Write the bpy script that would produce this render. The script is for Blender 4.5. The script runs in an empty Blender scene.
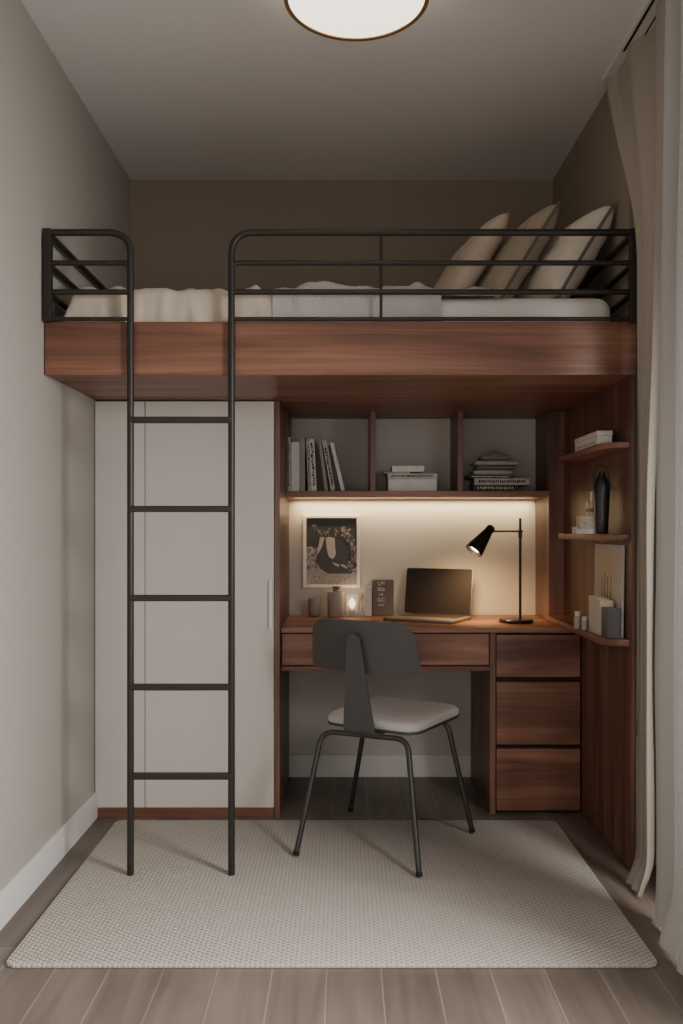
import bpy, bmesh, math, random
from mathutils import Vector, Matrix, noise
random.seed(7)
PI = math.pi
SC = bpy.context.scene
COL = SC.collection

# ------------------------------------------------------------------ camera numbers
F, VX, VY, CZ = 844.0, 344.5, 530.0, 1.166
XL, XR, YB, YF, ZC = -1.014, 0.988, 4.0, -1.3, 2.825     # room: left, right, back, front, ceiling
XW = XR + 0.10                                            # the window wall stands a little further out
UND = 1.693                                               # underside of the loft bed
DESK = 0.766

def at(px, py, D):
    s = F / D
    return Vector(((px - VX) / s, D, CZ - (py - VY) / s))

# ------------------------------------------------------------------ node helpers
def new_mat(name):
    m = bpy.data.materials.new(name); m.use_nodes = True
    nt = m.node_tree
    return m, nt, nt.nodes['Principled BSDF']

def srgb(r, g, b):
    def c(v):
        v /= 255.0
        return v / 12.92 if v <= 0.04045 else ((v + 0.055) / 1.055) ** 2.4
    return (c(r), c(g), c(b), 1.0)

def plain(name, col, rough=0.6, metal=0.0, noise_amt=0.06, nscale=30.0, bump=0.0, spec=0.5):
    m, nt, b = new_mat(name)
    b.inputs['Roughness'].default_value = rough
    b.inputs['Metallic'].default_value = metal
    b.inputs['Specular IOR Level'].default_value = spec
    tc = nt.nodes.new('ShaderNodeTexCoord')
    n = nt.nodes.new('ShaderNodeTexNoise'); n.inputs['Scale'].default_value = nscale; n.inputs['Detail'].default_value = 4
    nt.links.new(tc.outputs['Object'], n.inputs['Vector'])
    r = nt.nodes.new('ShaderNodeValToRGB')
    r.color_ramp.elements[0].position = 0.3; r.color_ramp.elements[1].position = 0.7
    r.color_ramp.elements[0].color = tuple(c * (1 - noise_amt) for c in col[:3]) + (1,)
    r.color_ramp.elements[1].color = tuple(min(1, c * (1 + noise_amt)) for c in col[:3]) + (1,)
    nt.links.new(n.outputs['Fac'], r.inputs['Fac']); nt.links.new(r.outputs['Color'], b.inputs['Base Color'])
    if bump:
        bp = nt.nodes.new('ShaderNodeBump'); bp.inputs['Strength'].default_value = bump; bp.inputs['Distance'].default_value = 0.002
        nt.links.new(n.outputs['Fac'], bp.inputs['Height']); nt.links.new(bp.outputs['Normal'], b.inputs['Normal'])
    return m

def wood(name, axis, dark, mid, light, rough=0.42, across=11.0, along=0.9):
    m, nt, b = new_mat(name)
    N, L = nt.nodes, nt.links
    b.inputs['Roughness'].default_value = rough
    tc = N.new('ShaderNodeTexCoord'); oi = N.new('ShaderNodeObjectInfo')
    sc = N.new('ShaderNodeVectorMath'); sc.operation = 'SCALE'; sc.inputs['Scale'].default_value = 17.0
    cv = N.new('ShaderNodeCombineXYZ')
    for k in range(3): L.new(oi.outputs['Random'], cv.inputs[k])
    L.new(cv.outputs[0], sc.inputs[0])
    ad = N.new('ShaderNodeVectorMath'); ad.operation = 'ADD'
    L.new(tc.outputs['Object'], ad.inputs[0]); L.new(sc.outputs[0], ad.inputs[1])
    def stretched(al, ac):
        mp = N.new('ShaderNodeMapping'); v = [ac, ac, ac]; v['xyz'.index(axis)] = al
        mp.inputs['Scale'].default_value = v; L.new(ad.outputs[0], mp.inputs['Vector']); return mp
    a = stretched(along, across)
    n1 = N.new('ShaderNodeTexNoise'); n1.inputs['Scale'].default_value = 1.0; n1.inputs['Detail'].default_value = 5; n1.inputs['Distortion'].default_value = 0.8
    L.new(a.outputs[0], n1.inputs['Vector'])
    a2 = stretched(along * 2.2, across * 16)
    n2 = N.new('ShaderNodeTexNoise'); n2.inputs['Scale'].default_value = 1.0; n2.inputs['Detail'].default_value = 3
    L.new(a2.outputs[0], n2.inputs['Vector'])
    r = N.new('ShaderNodeValToRGB'); e = r.color_ramp.elements
    e[0].position = 0.33; e[0].color = dark; e[1].position = 0.67; e[1].color = light
    k = e.new(0.5); k.color = mid
    L.new(n1.outputs['Fac'], r.inputs['Fac'])
    r2 = N.new('ShaderNodeMapRange'); r2.inputs['From Min'].default_value = 0.3; r2.inputs['From Max'].default_value = 0.7
    r2.inputs['To Min'].default_value = 0.80; r2.inputs['To Max'].default_value = 1.1
    L.new(n2.outputs['Fac'], r2.inputs['Value'])
    mx = N.new('ShaderNodeVectorMath'); mx.operation = 'SCALE'
    L.new(r.outputs['Color'], mx.inputs[0]); L.new(r2.outputs[0], mx.inputs['Scale'])
    L.new(mx.outputs[0], b.inputs['Base Color'])
    bp = N.new('ShaderNodeBump'); bp.inputs['Strength'].default_value = 0.12; bp.inputs['Distance'].default_value = 0.001
    L.new(n2.outputs['Fac'], bp.inputs['Height']); L.new(bp.outputs['Normal'], b.inputs['Normal'])
    return m

def math_node(nt, op, a, b=None):
    n = nt.nodes.new('ShaderNodeMath'); n.operation = op
    for i, v in enumerate((a, b)):
        if v is None: continue
        if isinstance(v, (int, float)): n.inputs[i].default_value = v
        else: nt.links.new(v, n.inputs[i])
    return n.outputs[0]

def mix_cols(nt, fac, c0, c1):
    r = nt.nodes.new('ShaderNodeMix'); r.data_type = 'RGBA'
    nt.links.new(fac, r.inputs['Factor'])
    for i, c in ((6, c0), (7, c1)):
        if isinstance(c, tuple): r.inputs[i].default_value = c
        else: nt.links.new(c, r.inputs[i])
    return r.outputs[2]

def cloth(name, c0, c1, pattern='plain', scale=1.0, rough=0.95, transl=0.0, tcol=None, bump=0.3):
    """woven fabric; pattern in UV metres"""
    m, nt, b = new_mat(name)
    N, L = nt.nodes, nt.links
    b.inputs['Roughness'].default_value = rough; b.inputs['Specular IOR Level'].default_value = 0.15
    b.inputs['Sheen Weight'].default_value = 0.15
    tc = N.new('ShaderNodeTexCoord'); sp = N.new('ShaderNodeSeparateXYZ'); L.new(tc.outputs['UV'], sp.inputs[0])
    U, V = sp.outputs[0], sp.outputs[1]
    if pattern == 'herringbone':
        tri = math_node(nt, 'PINGPONG', U, 0.018 * scale)
        s = math_node(nt, 'SINE', math_node(nt, 'MULTIPLY', math_node(nt, 'ADD', V, tri), 2 * PI / (0.0085 * scale)))
        fac = math_node(nt, 'MULTIPLY_ADD', s, 0.5); nt.nodes[-1].inputs[2].default_value = 0.5
    elif pattern == 'knit':
        s1 = math_node(nt, 'SINE', math_node(nt, 'MULTIPLY', U, 2 * PI / (0.009 * scale)))
        s2 = math_node(nt, 'SINE', math_node(nt, 'MULTIPLY', V, 2 * PI / (0.009 * scale)))
        fac = math_node(nt, 'MULTIPLY_ADD', math_node(nt, 'MULTIPLY', s1, s2), 0.5); nt.nodes[-1].inputs[2].default_value = 0.5
    else:
        n = N.new('ShaderNodeTexNoise'); n.inputs['Scale'].default_value = 60 / scale; n.inputs['Detail'].default_value = 5
        L.new(tc.outputs['UV'], n.inputs['Vector']); fac = n.outputs['Fac']
    col = mix_cols(nt, fac, c0, c1)
    L.new(col, b.inputs['Base Color'])
    bp = N.new('ShaderNodeBump'); bp.inputs['Strength'].default_value = bump; bp.inputs['Distance'].default_value = 0.002
    L.new(fac, bp.inputs['Height']); L.new(bp.outputs['Normal'], b.inputs['Normal'])
    if transl:
        out = N['Material Output']; t = N.new('ShaderNodeBsdfTranslucent'); t.inputs['Color'].default_value = tcol or c1
        ms = N.new('ShaderNodeMixShader'); ms.inputs[0].default_value = transl
        L.new(b.outputs[0], ms.inputs[1]); L.new(t.outputs[0], ms.inputs[2]); L.new(ms.outputs[0], out.inputs[0])
    return m

def emit(name, col, strength):
    m, nt, b = new_mat(name)
    b.inputs['Base Color'].default_value = col
    b.inputs['Emission Color'].default_value = col; b.inputs['Emission Strength'].default_value = strength
    return m

def glass(name, col, alpha=0.25, rough=0.05):
    m, nt, b = new_mat(name)
    N, L = nt.nodes, nt.links
    b.inputs['Base Color'].default_value = col; b.inputs['Roughness'].default_value = rough
    tr = N.new('ShaderNodeBsdfTransparent'); ms = N.new('ShaderNodeMixShader'); ms.inputs[0].default_value = alpha
    L.new(tr.outputs[0], ms.inputs[1]); L.new(b.outputs[0], ms.inputs[2]); L.new(ms.outputs[0], N['Material Output'].inputs[0])
    return m

# ------------------------------------------------------------------ materials
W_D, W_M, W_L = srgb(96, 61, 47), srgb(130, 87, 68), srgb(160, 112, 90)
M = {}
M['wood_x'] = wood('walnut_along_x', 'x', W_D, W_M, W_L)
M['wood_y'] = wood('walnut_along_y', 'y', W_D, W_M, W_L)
M['wood_z'] = wood('walnut_along_z_shaded', 'z', srgb(80, 52, 42), srgb(104, 70, 57), srgb(130, 92, 77))  # same walnut darkened: the weaker light on the right is put into the colour
M['wood_dark'] = plain('walnut_shadow_gap', srgb(40, 24, 18), 0.7)
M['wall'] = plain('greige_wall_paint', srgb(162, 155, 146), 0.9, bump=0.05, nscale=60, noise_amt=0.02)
M['wall_shaded'] = plain('wall_paint_shaded', srgb(146, 133, 119), 0.9, bump=0.05, nscale=60, noise_amt=0.02)  # wall paint darkened, the shade above the bed is put into the colour
M['niche'] = plain('pale_grey_niche_paint', srgb(192, 186, 178), 0.9, bump=0.05, nscale=60, noise_amt=0.02)
M['ceiling'] = plain('white_ceiling_paint', srgb(222, 217, 213), 0.95, noise_amt=0.015)
M['white_trim'] = plain('white_trim_paint', srgb(212, 208, 203), 0.5, noise_amt=0.015)
M['wardrobe'] = plain('warm_white_lacquer', srgb(208, 202, 194), 0.45, noise_amt=0.01)
M['handle_white'] = plain('white_handle_lacquer', srgb(228, 226, 222), 0.35, noise_amt=0.01)
M['metal'] = plain('dark_bronze_metal', srgb(50, 45, 41), 0.45, metal=0.35, noise_amt=0.05)
M['chair'] = plain('charcoal_laminate', srgb(72, 70, 68), 0.5, noise_amt=0.04)
M['chair_metal'] = plain('charcoal_steel_tube', srgb(66, 64, 61), 0.38, metal=0.5, noise_amt=0.04)
M['black_gap'] = plain('black_gap', srgb(18, 16, 15), 0.8)
M['brass'] = plain('brushed_brass', srgb(150, 112, 66), 0.45, metal=0.3)
M['lamp_black'] = plain('black_lamp_metal', srgb(42, 36, 31), 0.35, metal=0.4)
M['screen'] = plain('laptop_screen', srgb(46, 43, 43), 0.95, noise_amt=0.02, spec=0.03)
M['alu'] = plain('laptop_aluminium', srgb(128, 117, 106), 0.5, metal=0.5, noise_amt=0.02)
M['keys'] = plain('laptop_keys', srgb(44, 38, 34), 0.6)
M['ceramic'] = plain('grey_beige_ceramic', srgb(166, 154, 142), 0.6, nscale=80)
M['ceramic_dark'] = plain('grey_stoneware', srgb(152, 142, 131), 0.55, nscale=80)
M['paper'] = plain('pale_book_paper', srgb(186, 178, 168), 0.85, nscale=50, noise_amt=0.05)
M['book_white'] = plain('white_book_cover', srgb(214, 208, 200), 0.7, nscale=40, noise_amt=0.06)
M['book_grey'] = plain('grey_book_cover', srgb(156, 148, 141), 0.7, nscale=40, noise_amt=0.08)
M['book_mid'] = plain('light_grey_book_cover', srgb(188, 181, 173), 0.7, nscale=40, noise_amt=0.08)
M['book_dark'] = plain('charcoal_book_cover', srgb(72, 66, 62), 0.65, nscale=40)
M['book_cream'] = plain('cream_book_cover', srgb(196, 182, 164), 0.7, nscale=40)
M['book_slate'] = plain('slate_book_cover', srgb(84, 84, 86), 0.45, nscale=40)
M['ink'] = plain('dark_ink', srgb(60, 53, 48), 0.8)
M['ink_pale'] = plain('pale_ink', srgb(206, 198, 188), 0.8)
M['brown_board'] = plain('dark_slate_board', srgb(92, 82, 74), 0.6, nscale=60)
M['frame_white'] = plain('off_white_frame', srgb(232, 222, 208), 0.5, noise_amt=0.02)
M['mat_cream'] = plain('cream_card', srgb(200, 180, 154), 0.8, noise_amt=0.03)
M['flower'] = plain('dried_rust_flower', srgb(134, 84, 70), 0.9)
M['leaf'] = plain('olive_leaf', srgb(104, 98, 68), 0.7)
M['stem'] = plain('brown_stem', srgb(86, 72, 54), 0.8)
M['candle'] = emit('candle_wax_glow', (1.0, 0.80, 0.58, 1), 3.2)
M['glass'] = glass('clear_glass', (0.9, 0.9, 0.9, 1), 0.18)
M['glass_win'] = glass('window_glass', (0.9, 0.95, 0.95, 1), 0.08, 0.02)
M['black_vase'] = plain('black_glazed_ceramic', srgb(34, 32, 31), 0.3, noise_amt=0.08)
M['diffuser'] = emit('lamp_diffuser', (1.0, 0.90, 0.76, 1), 2.4)
M['led'] = emit('warm_led', (1.0, 0.76, 0.48, 1), 9.0)
M['bulb'] = emit('warm_bulb', (1.0, 0.74, 0.5, 1), 10.0)
M['mattress'] = cloth('white_mattress_sheet', srgb(222, 217, 209), srgb(230, 225, 218), 'plain', 2, bump=0.05)
M['duvet'] = cloth('beige_cotton', srgb(190, 176, 158), srgb(200, 187, 170), 'plain', 2, bump=0.1)
M['knit'] = cloth('pale_grey_knit', srgb(150, 145, 138), srgb(200, 196, 190), 'knit', 1.1)
M['pillow_beige'] = cloth('beige_textured_cotton', srgb(180, 162, 143), srgb(212, 195, 177), 'knit', 1.0)
M['pillow_taupe'] = cloth('taupe_cotton', srgb(160, 144, 127), srgb(170, 154, 137), 'plain', 2, bump=0.1)
M['pillow_light'] = cloth('pale_cotton', srgb(208, 197, 183), srgb(218, 207, 194), 'plain', 2, bump=0.1)
M['gusset'] = cloth('grey_piped_edge', srgb(104, 98, 92), srgb(114, 108, 102), 'plain', 2)
M['seat'] = cloth('light_grey_seat_fabric', srgb(190, 184, 180), srgb(202, 196, 192), 'plain', 1, bump=0.1)
M['curtain'] = cloth('herringbone_linen', srgb(148, 138, 126), srgb(192, 182, 170), 'herringbone', 0.75, transl=0.12)
M['sheer'] = cloth('pale_herringbone_linen', srgb(186, 182, 176), srgb(216, 213, 208), 'herringbone', 0.75, transl=0.40, tcol=(0.75, 0.77, 0.78, 1))
M['towel'] = cloth('grey_towel', srgb(168, 160, 151), srgb(186, 178, 169), 'plain', 1, bump=0.3)
M['towel_dark'] = cloth('dark_towel', srgb(124, 116, 108), srgb(140, 132, 123), 'plain', 1, bump=0.3)

def floor_material():
    m, nt, b = new_mat('grey_oak_planks'); N, L = nt.nodes, nt.links
    tc = N.new('ShaderNodeTexCoord'); mp = N.new('ShaderNodeMapping'); mp.inputs['Rotation'].default_value = (0, 0, PI / 2)
    mp.inputs['Location'].default_value = (0.35, -0.060, 0)
    L.new(tc.outputs['Object'], mp.inputs['Vector'])
    br = N.new('ShaderNodeTexBrick'); br.inputs['Scale'].default_value = 1.0; br.inputs['Brick Width'].default_value = 1.7
    br.inputs['Row Height'].default_value = 0.144; br.inputs['Mortar Size'].default_value = 0.0017; br.inputs['Mortar Smooth'].default_value = 0.3
    br.inputs['Color1'].default_value = srgb(104, 93, 84); br.inputs['Color2'].default_value = srgb(119, 107, 97)
    br.inputs['Mortar'].default_value = srgb(146, 135, 125); br.offset = 0.37
    L.new(mp.outputs[0], br.inputs['Vector'])
    m2 = N.new('ShaderNodeMapping'); m2.inputs['Scale'].default_value = (26, 1.6, 1); L.new(tc.outputs['Object'], m2.inputs['Vector'])
    n = N.new('ShaderNodeTexNoise'); n.inputs['Scale'].default_value = 1.0; n.inputs['Detail'].default_value = 7; n.inputs['Distortion'].default_value = 0.6
    L.new(m2.outputs[0], n.inputs['Vector'])
    m3 = N.new('ShaderNodeMapping'); m3.inputs['Scale'].default_value = (7, 2.2, 1); L.new(tc.outputs['Object'], m3.inputs['Vector'])
    n3 = N.new('ShaderNodeTexNoise'); n3.inputs['Scale'].default_value = 1.0; n3.inputs['Detail'].default_value = 4
    L.new(m3.outputs[0], n3.inputs['Vector'])
    s = math_node(nt, 'ADD', math_node(nt, 'MULTIPLY', n.outputs['Fac'], 0.55), math_node(nt, 'MULTIPLY', n3.outputs['Fac'], 0.55))
    r = N.new('ShaderNodeMapRange'); r.inputs['From Min'].default_value = 0.35; r.inputs['From Max'].default_value = 0.75
    r.inputs['To Min'].default_value = 0.66; r.inputs['To Max'].default_value = 1.24
    L.new(s, r.inputs['Value'])
    v = N.new('ShaderNodeVectorMath'); v.operation = 'SCALE'; L.new(br.outputs['Color'], v.inputs[0]); L.new(r.outputs[0], v.inputs['Scale'])
    L.new(v.outputs[0], b.inputs['Base Color']); b.inputs['Roughness'].default_value = 0.45
    bp = N.new('ShaderNodeBump'); bp.inputs['Strength'].default_value = 0.1; bp.inputs['Distance'].default_value = 0.002
    L.new(n.outputs['Fac'], bp.inputs['Height']); L.new(bp.outputs['Normal'], b.inputs['Normal'])
    return m
M['floor'] = floor_material()

def rug_material():
    m, nt, b = new_mat('woven_wool_rug'); N, L = nt.nodes, nt.links
    tc = N.new('ShaderNodeTexCoord')
    nz = N.new('ShaderNodeTexNoise'); nz.inputs['Scale'].default_value = 24; nz.inputs['Detail'].default_value = 3
    L.new(tc.outputs['Object'], nz.inputs['Vector'])
    ds = N.new('ShaderNodeVectorMath'); ds.operation = 'SCALE'; ds.inputs['Scale'].default_value = 0.006
    L.new(nz.outputs['Color'], ds.inputs[0])
    ad = N.new('ShaderNodeVectorMath'); ad.operation = 'ADD'; L.new(tc.outputs['Object'], ad.inputs[0]); L.new(ds.outputs[0], ad.inputs[1])
    sp = N.new('ShaderNodeSeparateXYZ'); L.new(ad.outputs[0], sp.inputs[0])
    X, Y = sp.outputs[0], sp.outputs[1]
    sx = math_node(nt, 'ABSOLUTE', math_node(nt, 'SINE', math_node(nt, 'MULTIPLY', X, PI / 0.0135)))
    # every second column is shifted half a stitch along the depth
    col = math_node(nt, 'MODULO', math_node(nt, 'FLOOR', math_node(nt, 'MULTIPLY', math_node(nt, 'ADD', X, 5.0), 1 / 0.0135)), 2.0)
    yy = math_node(nt, 'ADD', Y, math_node(nt, 'MULTIPLY', col, 0.0085))
    sy = math_node(nt, 'ABSOLUTE', math_node(nt, 'SINE', math_node(nt, 'MULTIPLY', yy, PI / 0.017)))
    h = math_node(nt, 'MULTIPLY', math_node(nt, 'POWER', sx, 0.22), math_node(nt, 'POWER', sy, 0.85))
    n2 = N.new('ShaderNodeTexNoise'); n2.inputs['Scale'].default_value = 230; n2.inputs['Detail'].default_value = 2
    L.new(tc.outputs['Object'], n2.inputs['Vector'])
    f = math_node(nt, 'ADD', math_node(nt, 'MULTIPLY', h, 0.7), math_node(nt, 'MULTIPLY', n2.outputs['Fac'], 0.42))
    r = N.new('ShaderNodeValToRGB'); e = r.color_ramp.elements
    e[0].position = 0.15; e[0].color = srgb(146, 138, 129); e[1].position = 0.9; e[1].color = srgb(206, 199, 190)
    k = e.new(0.5); k.color = srgb(180, 172, 163)
    L.new(f, r.inputs['Fac']); L.new(r.outputs['Color'], b.inputs['Base Color'])
    b.inputs['Roughness'].default_value = 1.0; b.inputs['Specular IOR Level'].default_value = 0.05
    bp = N.new('ShaderNodeBump'); bp.inputs['Strength'].default_value = 0.8; bp.inputs['Distance'].default_value = 0.004
    L.new(h, bp.inputs['Height']); L.new(bp.outputs['Normal'], b.inputs['Normal'])
    return m
M['rug'] = rug_material()

def attr_material():
    m, nt, b = new_mat('monochrome_print'); N, L = nt.nodes, nt.links
    a = N.new('ShaderNodeVertexColor'); a.layer_name = 'Col'
    tc = N.new('ShaderNodeTexCoord'); n = N.new('ShaderNodeTexNoise'); n.inputs['Scale'].default_value = 120; n.inputs['Detail'].default_value = 4
    L.new(tc.outputs['Object'], n.inputs['Vector'])
    r = N.new('ShaderNodeMapRange'); r.inputs['From Min'].default_value = 0.3; r.inputs['From Max'].default_value = 0.7
    r.inputs['To Min'].default_value = 1.1; r.inputs['To Max'].default_value = 1.6
    L.new(n.outputs['Fac'], r.inputs['Value'])
    v = N.new('ShaderNodeVectorMath'); v.operation = 'SCALE'; L.new(a.outputs['Color'], v.inputs[0]); L.new(r.outputs[0], v.inputs['Scale'])
    L.new(v.outputs[0], b.inputs['Base Color']); b.inputs['Roughness'].default_value = 0.5
    return m
M['print'] = attr_material()

# ------------------------------------------------------------------ geometry builder
class G:
    def __init__(s): s.v, s.f, s.uv, s.col = [], [], {}, {}
    def add(s, vs, fs, uvs=None, col=None):
        o = len(s.v); s.v += [Vector(p) for p in vs]
        for f in fs:
            s.f.append([i + o for i in f])
            if uvs is not None: s.uv[len(s.f) - 1] = [uvs[i] for i in f]
            if col is not None: s.col[len(s.f) - 1] = col
        return s
    def bm(s, b, mat=None):
        if mat is not None: b.transform(mat)
        b.verts.ensure_lookup_table(); b.verts.index_update()
        s.add([v.co.copy() for v in b.verts], [[v.index for v in f.verts] for f in b.faces]); b.free(); return s
    def box(s, x0, x1, y0, y1, z0, z1, bev=0.0, seg=2, mat=None):
        b = bmesh.new(); bmesh.ops.create_cube(b, size=1.0)
        for v in b.verts:
            v.co = Vector(((x0 + x1) / 2 + v.co.x * (x1 - x0), (y0 + y1) / 2 + v.co.y * (y1 - y0), (z0 + z1) / 2 + v.co.z * (z1 - z0)))
        if bev: bmesh.ops.bevel(b, geom=b.edges[:], offset=bev, segments=seg, affect='EDGES', profile=0.5)
        return s.bm(b, mat)
    def prism(s, pts, z0, z1, bev=0.0, seg=2, mat=None):
        b = bmesh.new(); vs = [b.verts.new((p[0], p[1], z0)) for p in pts]; f = b.faces.new(vs)
        e = bmesh.ops.extrude_face_region(b, geom=[f])
        for g in e['geom']:
            if isinstance(g, bmesh.types.BMVert): g.co.z = z1
        bmesh.ops.recalc_face_normals(b, faces=b.faces[:])
        if bev:
            ed = [k for k in b.edges if abs(k.verts[0].co.z - k.verts[1].co.z) < 1e-6]
            bmesh.ops.bevel(b, geom=ed, offset=bev, segments=seg, affect='EDGES', profile=0.5)
        return s.bm(b, mat)
    def tube(s, path, r, n=12, cap=True):
        P = [Vector(p) for p in path]; rings = []
        T = [(P[min(i + 1, len(P) - 1)] - P[max(i - 1, 0)]).normalized() for i in range(len(P))]
        ref = Vector((0, 0, 1)) if abs(T[0].z) < 0.9 else Vector((1, 0, 0))
        nrm = (ref - T[0] * ref.dot(T[0])).normalized(); vs = []
        for i, p in enumerate(P):
            nrm = (nrm - T[i] * nrm.dot(T[i])).normalized(); bi = T[i].cross(nrm)
            rr = r[i] if isinstance(r, (list, tuple)) else r
            for k in range(n):
                a = 2 * PI * k / n; vs.append(p + (nrm * math.cos(a) + bi * math.sin(a)) * rr)
        fs = []
        for i in range(len(P) - 1):
            for k in range(n):
                fs.append([i * n + k, i * n + (k + 1) % n, (i + 1) * n + (k + 1) % n, (i + 1) * n + k])
        if cap: fs += [list(range(n))[::-1], [(len(P) - 1) * n + k for k in range(n)]]
        return s.add(vs, fs)
    def lathe(s, prof, mat=None, n=32):
        """prof: (r, z) list; closes at r=0"""
        vs, fs, idx = [], [], []
        for r, z in prof:
            if r < 1e-6: idx.append([len(vs)]); vs.append(Vector((0, 0, z)))
            else:
                idx.append(list(range(len(vs), len(vs) + n)))
                for k in range(n):
                    a = 2 * PI * k / n; vs.append(Vector((r * math.cos(a), r * math.sin(a), z)))
        for a, b in zip(idx[:-1], idx[1:]):
            for k in range(n):
                A0, A1 = a[k % len(a)], a[(k + 1) % len(a)]; B0, B1 = b[k % len(b)], b[(k + 1) % len(b)]
                q = []
                for i in (A0, A1, B1, B0):
                    if i not in q: q.append(i)
                if len(q) > 2: fs.append(q)
        if mat is not None: vs = [mat @ v for v in vs]
        return s.add(vs, fs)
    def grid(s, fn, nu, nv, usz=1.0, vsz=1.0, closed=False):
        vs, uv = [], []
        for i in range(nu + 1):
            for j in range(nv + 1):
                vs.append(fn(i / nu, j / nv)); uv.append((i / nu * usz, j / nv * vsz))
        fs = [[i * (nv + 1) + j, (i + 1) * (nv + 1) + j, (i + 1) * (nv + 1) + j + 1, i * (nv + 1) + j + 1] for i in range(nu) for j in range(nv)]
        return s.add(vs, fs, uv)

def fillet(pts, rad, seg=8):
    P = [Vector(p) for p in pts]; out = [P[0]]
    for i in range(1, len(P) - 1):
        a, b, c = P[i - 1], P[i], P[i + 1]; d0, d1 = (a - b).normalized(), (c - b).normalized()
        ang = d0.angle(d1); t = min(rad / math.tan(ang / 2), (a - b).length * 0.49, (c - b).length * 0.49)
        p0, p1 = b + d0 * t, b + d1 * t
        for k in range(seg + 1):
            u = k / seg; out.append(p0 * (1 - u) ** 2 + b * 2 * u * (1 - u) + p1 * u * u)
    out.append(P[-1]); return out

def rrect(x0, x1, y0, y1, r, seg=6):
    out = []
    for cx, cy, a0 in ((x1 - r, y1 - r, 0), (x0 + r, y1 - r, 90), (x0 + r, y0 + r, 180), (x1 - r, y0 + r, 270)):
        for k in range(seg + 1):
            a = math.radians(a0 + 90 * k / seg); out.append((cx + r * math.cos(a), cy + r * math.sin(a)))
    return out

def lerp(a, b, t): return a + (b - a) * t
def smooth01(t): t = max(0, min(1, t)); return t * t * (3 - 2 * t)
WORLD = {}
def put(name, g, mat, parent=None, smooth=False, label=None, cat=None, group=None, kind=None, auto=35, solid=0.0, sub=0):
    """g holds world coordinates; the origin goes to the bottom centre of the shape"""
    xs = [v.x for v in g.v]; ys = [v.y for v in g.v]; zs = [v.z for v in g.v]
    o = Vector(((min(xs) + max(xs)) / 2, (min(ys) + max(ys)) / 2, min(zs)))
    me = bpy.data.meshes.new(name)
    me.from_pydata([tuple(v - o) for v in g.v], [], g.f)
    if g.uv:
        ul = me.uv_layers.new(name='UVMap')
        for p in me.polygons:
            u = g.uv.get(p.index)
            if u:
                for li, c in zip(p.loop_indices, u): ul.data[li].uv = c
    if g.col:
        ca = me.color_attributes.new('Col', 'FLOAT_COLOR', 'CORNER')
        for p in me.polygons:
            for li in p.loop_indices: ca.data[li].color = g.col.get(p.index, (0.1, 0.1, 0.1, 1))
    me.validate(); me.update()
    if not g.uv and not g.col:
        b = bmesh.new(); b.from_mesh(me); bmesh.ops.recalc_face_normals(b, faces=b.faces[:]); b.to_mesh(me); b.free()
    me.materials.append(mat)
    ob = bpy.data.objects.new(name, me); COL.objects.link(ob)
    if smooth:
        for p in me.polygons: p.use_smooth = True
        me.set_sharp_from_angle(angle=math.radians(auto))
    if parent is not None:
        ob.parent = parent; ob.location = o - WORLD[parent.name]
    else: ob.location = o
    WORLD[ob.name] = o
    if solid:
        md = ob.modifiers.new('thickness', 'SOLIDIFY'); md.thickness = solid; md.offset = 0
    if sub:
        md = ob.modifiers.new('smooth', 'SUBSURF'); md.levels = sub; md.render_levels = sub
    if label: ob['label'] = label
    if cat: ob['category'] = cat
    if group: ob['group'] = group
    if kind: ob['kind'] = kind
    return ob

def thing(name, loc, label, cat, group=None):
    o = bpy.data.objects.new(name, None); COL.objects.link(o); o.location = loc; o.empty_display_size = 0.05
    o['label'] = label; o['category'] = cat
    if group: o['group'] = group
    WORLD[o.name] = Vector(loc); return o

def struct(name, g, mat, parent=None):
    return put(name, g, mat, parent, kind='structure')

def text_into(g, txt, size, mat4, depth=0.0006):
    cu = bpy.data.curves.new('lettering_curve', 'FONT'); cu.body = txt; cu.size = size; cu.extrude = depth / 2
    cu.align_x = 'CENTER'; cu.align_y = 'CENTER'; cu.resolution_u = 3
    ob = bpy.data.objects.new('lettering_temp', cu); COL.objects.link(ob)
    dg = bpy.context.evaluated_depsgraph_get(); me = bpy.data.meshes.new_from_object(ob.evaluated_get(dg))
    g.add([mat4 @ v.co for v in me.vertices], [list(p.vertices) for p in me.polygons])
    bpy.data.objects.remove(ob); bpy.data.curves.remove(cu); bpy.data.meshes.remove(me)
    return g

# ================================================================== THE ROOM
struct('floor', G().box(XL - 0.15, XW + 0.15, YF - 0.1, YB + 0.15, -0.1, 0), M['floor'])
struct('ceiling', G().box(XL - 0.15, XW + 0.15, YF - 0.1, YB + 0.15, ZC, ZC + 0.1), M['ceiling'])
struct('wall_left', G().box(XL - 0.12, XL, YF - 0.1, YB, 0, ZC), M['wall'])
struct('wall_back', G().box(XL - 0.12, XW + 0.12, YB, YB + 0.12, 0, ZC), M['wall_shaded'])
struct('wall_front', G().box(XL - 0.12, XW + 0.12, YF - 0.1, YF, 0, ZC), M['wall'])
WY0, WY1, WZ0, WZ1 = -0.35, 2.42, 0.06, 2.70

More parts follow.
